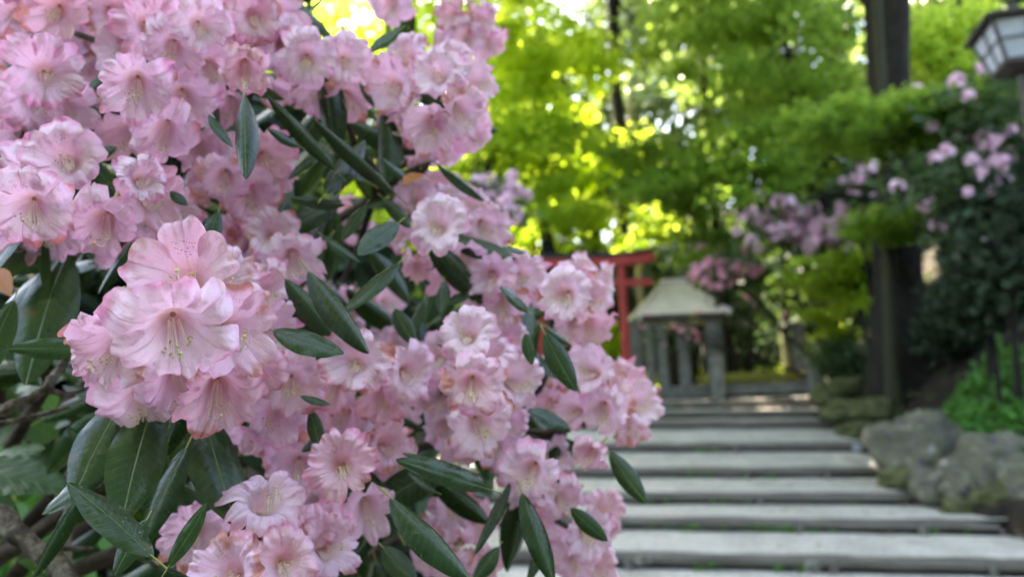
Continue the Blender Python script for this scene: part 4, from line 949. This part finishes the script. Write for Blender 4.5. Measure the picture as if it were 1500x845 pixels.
# branches: from every truss back to the stems
stems = [Vector((-.75, 1.5, 0)), Vector((-.45, 1.35, 0)), Vector((-1.0, 1.3, 0)), Vector((-.25, 1.25, 0))]
for s in stems: s.z = hz(s.x, s.y) - .05
hubs = [P(150, 250, 1.0), P(330, 250, 1.05), P(560, 260, 1.1), P(300, 620, .95), P(560, 560, 1.05), P(740, 620, 1.05), P(100, 520, 1.0), P(620, 760, 1.1)]
for k, h in enumerate(hubs):
    s = min(stems, key=lambda q: (q - h).length) if k else stems[2]
    mb = MB(); n = 9; pts = [s.lerp(h, q / n) + Vector((.05 * noise.noise(Vector((q * .5, k, 0))), .05 * noise.noise(Vector((q * .5, k, 5))), .04 * math.sin(math.pi * q / n))) for q in range(n + 1)]
    mb.tube(pts, [.016 - .009 * q / n for q in range(n + 1)], 9, wob=.25, seed=k); mb.build('stem', [MTWIG], bush, smooth=True)
for k, c in enumerate(cores):
    h = min(hubs, key=lambda q: (q - c).length); r_ = random.Random(k); mb = MB(); n = 7
    pts = [h.lerp(c, q / n) + Vector((.02 * noise.noise(Vector((q * .7, k, 2))), .02 * noise.noise(Vector((q * .7, k, 8))), -.02 * math.sin(math.pi * q / n))) for q in range(n + 1)]
    mb.tube(pts, [.0065 - .0035 * q / n for q in range(n + 1)], 8, wob=.2, seed=k); mb.build('branch', [MTWIG], bush, smooth=True)
    # a whorl of leaves below every truss
    if k < 30 and len(leaf_rows) < 97:
        a0 = r_.uniform(0, 6); ax = (c - pts[-3]).normalized(); e1 = ax.orthogonal().normalized(); e2 = ax.cross(e1)
        for q in range(5):
            a_ = a0 + q * 1.2566 + r_.uniform(-.2, .2); dv = (e1 * math.cos(a_) + e2 * math.sin(a_)) + ax * r_.uniform(-.2, .3) + Vector((0, .35, -.35))
            dv.normalize(); b_ = c - ax * .012; L = r_.uniform(.07, .10)
            Mx = leaf_at(b_ + dv * .012, b_ + dv * L, L * r_.uniform(.28, .36), None, r_.uniform(-.5, .5), Vector((0, -.3, 1)))
            leaf_rows.append(Mx)
            if len(leaf_rows) <= 100: link('leaf', LFM[r_.randrange(5)], bush, Mx)
# the mass of leaves inside the bush: one part
def edge_x(py): return float(np.interp(py, [-40, 0, 110, 200, 260, 330, 380, 440, 500, 570, 640, 700, 860], [700, 700, 690, 680, 660, 700, 740, 780, 800, 850, 840, 810, 800]))
def mass(name, n, dr, seed, wrange=(-60, None), lenr=(.075, .11), skip=None):
    r_ = random.Random(seed); Vs = []; fs = []; As = []; off = 0; ms = []
    tmpl = []
    for m_ in LFM:
        nv = len(m_.vertices); co = np.empty(nv * 3, np.float32); m_.vertices.foreach_get('co', co); fl_ = np.empty(len(m_.loops), np.int32); m_.loops.foreach_get('vertex_index', fl_)
        at = np.empty(nv * 3, np.float32); m_.attributes['leafuv'].data.foreach_get('vector', at); mi_ = np.empty(len(m_.polygons), np.int32); m_.polygons.foreach_get('material_index', mi_)
        tmpl.append((co.reshape(-1, 3), fl_, at.reshape(-1, 3), mi_))
    k = 0
    while k < n:
        py = r_.uniform(-40, 880); px = r_.uniform(-60, edge_x(py) - 10); d = r_.uniform(*dr)
        if skip and skip(px, py, r_): continue
        b_ = P(px, py, d); a_ = r_.uniform(0, 6.283); dv = RT * math.cos(a_) + UP * (math.sin(a_) * .8 - .35) + _f * r_.uniform(-.5, .5); dv.normalize(); L = r_.uniform(*lenr)
        Mx = np.array(leaf_at(b_, b_ + dv * L, L * r_.uniform(.28, .38), None, r_.uniform(-.9, .9)))
        co, fl_, at, mi_ = tmpl[r_.randrange(5)]
        Vs.append(co @ Mx[:3, :3].T + Mx[:3, 3]); fs.append(fl_ + off); As.append(at); ms.append(mi_); off += len(co); k += 1
    me = npmesh(name, np.concatenate(Vs), np.concatenate(fs), 4, [ML, MYST], np.concatenate(ms), True, {'leafuv': np.concatenate(As)})
    return link(name, me, bush)
def skp(px, py, r_):
    if py < 70 and 430 < px < 720: return r_.random() < .85
    if 560 < px < 660 and 410 < py < 510: return r_.random() < .8
    if px < 120 and py > 540: return r_.random() < .85
    if px > 600 and py > 700: return r_.random() < .6
    return False
tag(mass('inner_leaves', 420, (.80, 1.45), 5, skip=skp), 'dark leaves packed inside the bush', kind='stuff')

# ------------------------------------------------------------------ lichened old stems and undergrowth at lower left
def branch_thing(label, pts, r0, r1, twigs, seed, m=MLICH):
    P3 = [P(*p) for p in pts]; root = None; mb = MB(); n = 18; fine = []
    for q in range(n + 1):
        t = q / n * (len(P3) - 1); k = min(int(t), len(P3) - 2); fine.append(P3[k].lerp(P3[k + 1], t - k) + Vector((noise.noise(Vector((q * .8, seed, 0))), noise.noise(Vector((q * .8, seed, 3))), noise.noise(Vector((q * .8, seed, 6))))) * .006)
    mb.tube(fine, [r0 + (r1 - r0) * q / n for q in range(n + 1)], 12, wob=.5, seed=seed)
    root = mb.build('bare_branch', [m], smooth=True); tag(root, label, 'branch', 'bare branches under the bush')
    for tw in twigs:
        m2 = MB(); m2.tube([P(*p) for p in tw], [.0035, .003, .002][:len(tw)] if len(tw) <= 3 else .003, 7, wob=.3, seed=seed); m2.build('twig', [m], root, smooth=True)
branch_thing('flaky lichened branch crossing the bottom left corner', [(-60, 700, .75), (10, 770, .72), (70, 815, .70), (115, 870, .68)], .011, .008, [[(60, 808, .705), (95, 802, .72), (135, 803, .74)]], 1)
branch_thing('knobbly brown branch entering from the left frame edge', [(-40, 612, .75), (30, 592, .75), (70, 568, .76), (100, 520, .80)], .0065, .004, [[(68, 570, .76), (95, 578, .78), (125, 570, .8)], [(-20, 625, .8), (50, 610, .84), (100, 596, .9)]], 2)
mb = MB(); mb.tube([P(100, 860, 1.0), P(98, 800, 1.0), P(99, 740, 1.02), P(104, 690, 1.05)], [.006, .006, .005, .005], 8)
tag(mb.build('bare_branch', [MBARKL], smooth=True), 'thin upright tan stem behind the crossing lichened branch', 'branch', 'bare branches under the bush')
MBL = None
def broad_mat():
    m, nt, p, o = mat('broad_leaf'); a = nd(nt, 'ShaderNodeAttribute', attribute_name='leafuv'); sep = nd(nt, 'ShaderNodeSeparateXYZ'); nt.links.new(a.outputs['Vector'], sep.inputs[0]); u, v, _ = sep.outputs
    au = mth(nt, 'ABSOLUTE', u); oi = nd(nt, 'ShaderNodeObjectInfo')
    c = ramp(nt, oi.outputs['Random'], [(0, (.018, .045, .016)), (.5, (.028, .065, .02)), (1, (.05, .095, .02))])
    mid = mth(nt, 'SUBTRACT', 1.0, mth(nt, 'MULTIPLY', au, 30.0), clamp=True)
    vein = mth(nt, 'POWER', mth(nt, 'MULTIPLY', mth(nt, 'ADD', mth(nt, 'SINE', mth(nt, 'MULTIPLY', mth(nt, 'SUBTRACT', v, mth(nt, 'MULTIPLY', au, .35)), 44.0)), 1.0), .5), 9.0)
    c = mixc(nt, mth(nt, 'MULTIPLY', mth(nt, 'MAXIMUM', mid, mth(nt, 'MULTIPLY', vein, .5)), .5), c, (.15, .24, .10)); nt.links.new(c, p.inputs['Base Color']); p.inputs['Roughness'].default_value = .45; p.inputs['Specular IOR Level'].default_value = .2
    bump(nt, mth(nt, 'ADD', mth(nt, 'MULTIPLY', vein, -.6), mth(nt, 'MULTIPLY', mid, -1.0)), .6, .0015, [p.inputs['Normal']])
    t = nd(nt, 'ShaderNodeBsdfTranslucent'); t.inputs[0].default_value = (.16, .35, .05, 1); mx = nd(nt, 'ShaderNodeMixShader'); mx.inputs[0].default_value = .25
    nt.links.new(p.outputs[0], mx.inputs[1]); nt.links.new(t.outputs[0], mx.inputs[2]); nt.links.new(mx.outputs[0], o.inputs[0]); return m
MBL = broad_mat()
def broad_mesh(seed):
    NU, NL = 14, 30; V_ = []; A_ = []
    for i in range(NL + 1):
        t = i / NL; w_ = (math.sin(math.pi * min(1, t ** .62 * .99 + .005)) ** .75) * .5; w_ *= 1 + .05 * ((i * 1.0) % 2)
        for j in range(NU + 1):
            u = -1 + 2 * j / NU; x = u * w_
            V_.append((x, t + .03 * math.sin(abs(u) * 3) * w_, -.16 * t * t + .10 * abs(u) * w_ + .03 * noise.noise(Vector((u * 2, t * 4, seed))) - .012 * math.sin((t - abs(x) * .35) * 44) * abs(u))); A_.append((x * 2, t, 0))
    a = [[i * (NU + 1) + j, i * (NU + 1) + j + 1, (i + 1) * (NU + 1) + j + 1, (i + 1) * (NU + 1) + j] for i in range(NL) for j in range(NU)]
    return npmesh('leaf', V_, np.array(a).ravel(), 4, [MBL], None, True, {'leafuv': A_})
BLM = [broad_mesh(s) for s in range(3)]
def broad_plant(label, stem, leaves, seed):
    P3 = [P(*p) for p in stem]; b = P3[0].copy(); root = empty('broadleaf_plant', b)
    mb = MB(); mb.tube(P3, .0028, 7); mb.build('stem', [MYST], root, smooth=True)
    r_ = random.Random(seed)
    for (bx, by, tx, ty, wp, d) in leaves:
        b_, t_ = P(bx, by, d), P(tx, ty, d - .02)
        o = link('leaf', BLM[r_.randrange(3)], root, leaf_at(b_, t_, wp * d / F, None, r_.uniform(-.3, .3)))
    tag(root, label, 'plant', 'broadleaf plants under the bush')
broad_plant('broadleaf plant with one very large veined leaf at the left frame edge', [(-30, 900, 1.0), (-25, 800, 1.0), (-20, 700, 1.0), (-15, 680, 1.0)], [(-40, 690, 104, 708, 74, .95), (-20, 680, 60, 650, 56, 1.05), (-30, 720, 30, 790, 50, 1.0)], 1)
broad_plant('broadleaf plant with small fresh leaves above the large veined leaf', [(84, 900, 1.15), (84, 760, 1.15), (82, 680, 1.15), (84, 600, 1.15)], [(82, 640, 30, 612, 46, 1.12), (84, 620, 118, 606, 30, 1.1), (84, 670, 40, 668, 42, 1.15), (84, 660, 130, 655, 40, 1.2), (80, 600, 60, 570, 36, 1.15), (84, 690, 60, 720, 30, 1.18)], 2)
broad_plant('pale green leafy plant low behind the knobbly branch', [(20, 900, 1.4), (20, 760, 1.4), (22, 640, 1.4), (22, 570, 1.4)], [(20, 580, -20, 560, 50, 1.38), (20, 590, 64, 570, 50, 1.38), (24, 610, 70, 630, 50, 1.4), (20, 560, 30, 530, 40, 1.4), (22, 640, -20, 640, 50, 1.4), (20, 570, 100, 545, 44, 1.45)], 3)
broad_plant('small bright sprout beside the bottom left corner branch', [(50, 900, .9), (52, 840, .9), (54, 825, .9)], [(54, 830, 84, 815, 22, .9), (54, 830, 30, 820, 22, .9), (52, 840, 70, 850, 22, .9)], 4)
def reg_l2(rg):
    y = rg.uniform(1.5, 3.2); return (-1.3 + rg.uniform(-.9, .7), y)
ground_scatter('undergrowth', 'mixed green undergrowth on the bank at the lower left', 150, reg_l2, .06, MFERN, 37, (.03, .18))
# a withered brown leaf and a dead leaf caught in the bush
mm = leaf_mat('withered_leaf', [(0, (.30, .10, .035)), (1, (.36, .14, .05))], .2, (.5, .2, .05))
for (bx, by, tx, ty, wp, d) in ((614, 254, 590, 268, 28, .78), (-5, 395, 14, 430, 26, .62)):
    o = link('withered_leaf', BLM[0].copy(), bush, leaf_at(P(bx, by, d), P(tx, ty, d - .02), wp * d / F, None, .3)); o.data.materials.clear(); o.data.materials.append(mm)
    o['label'] = 'withered orange-brown leaf'
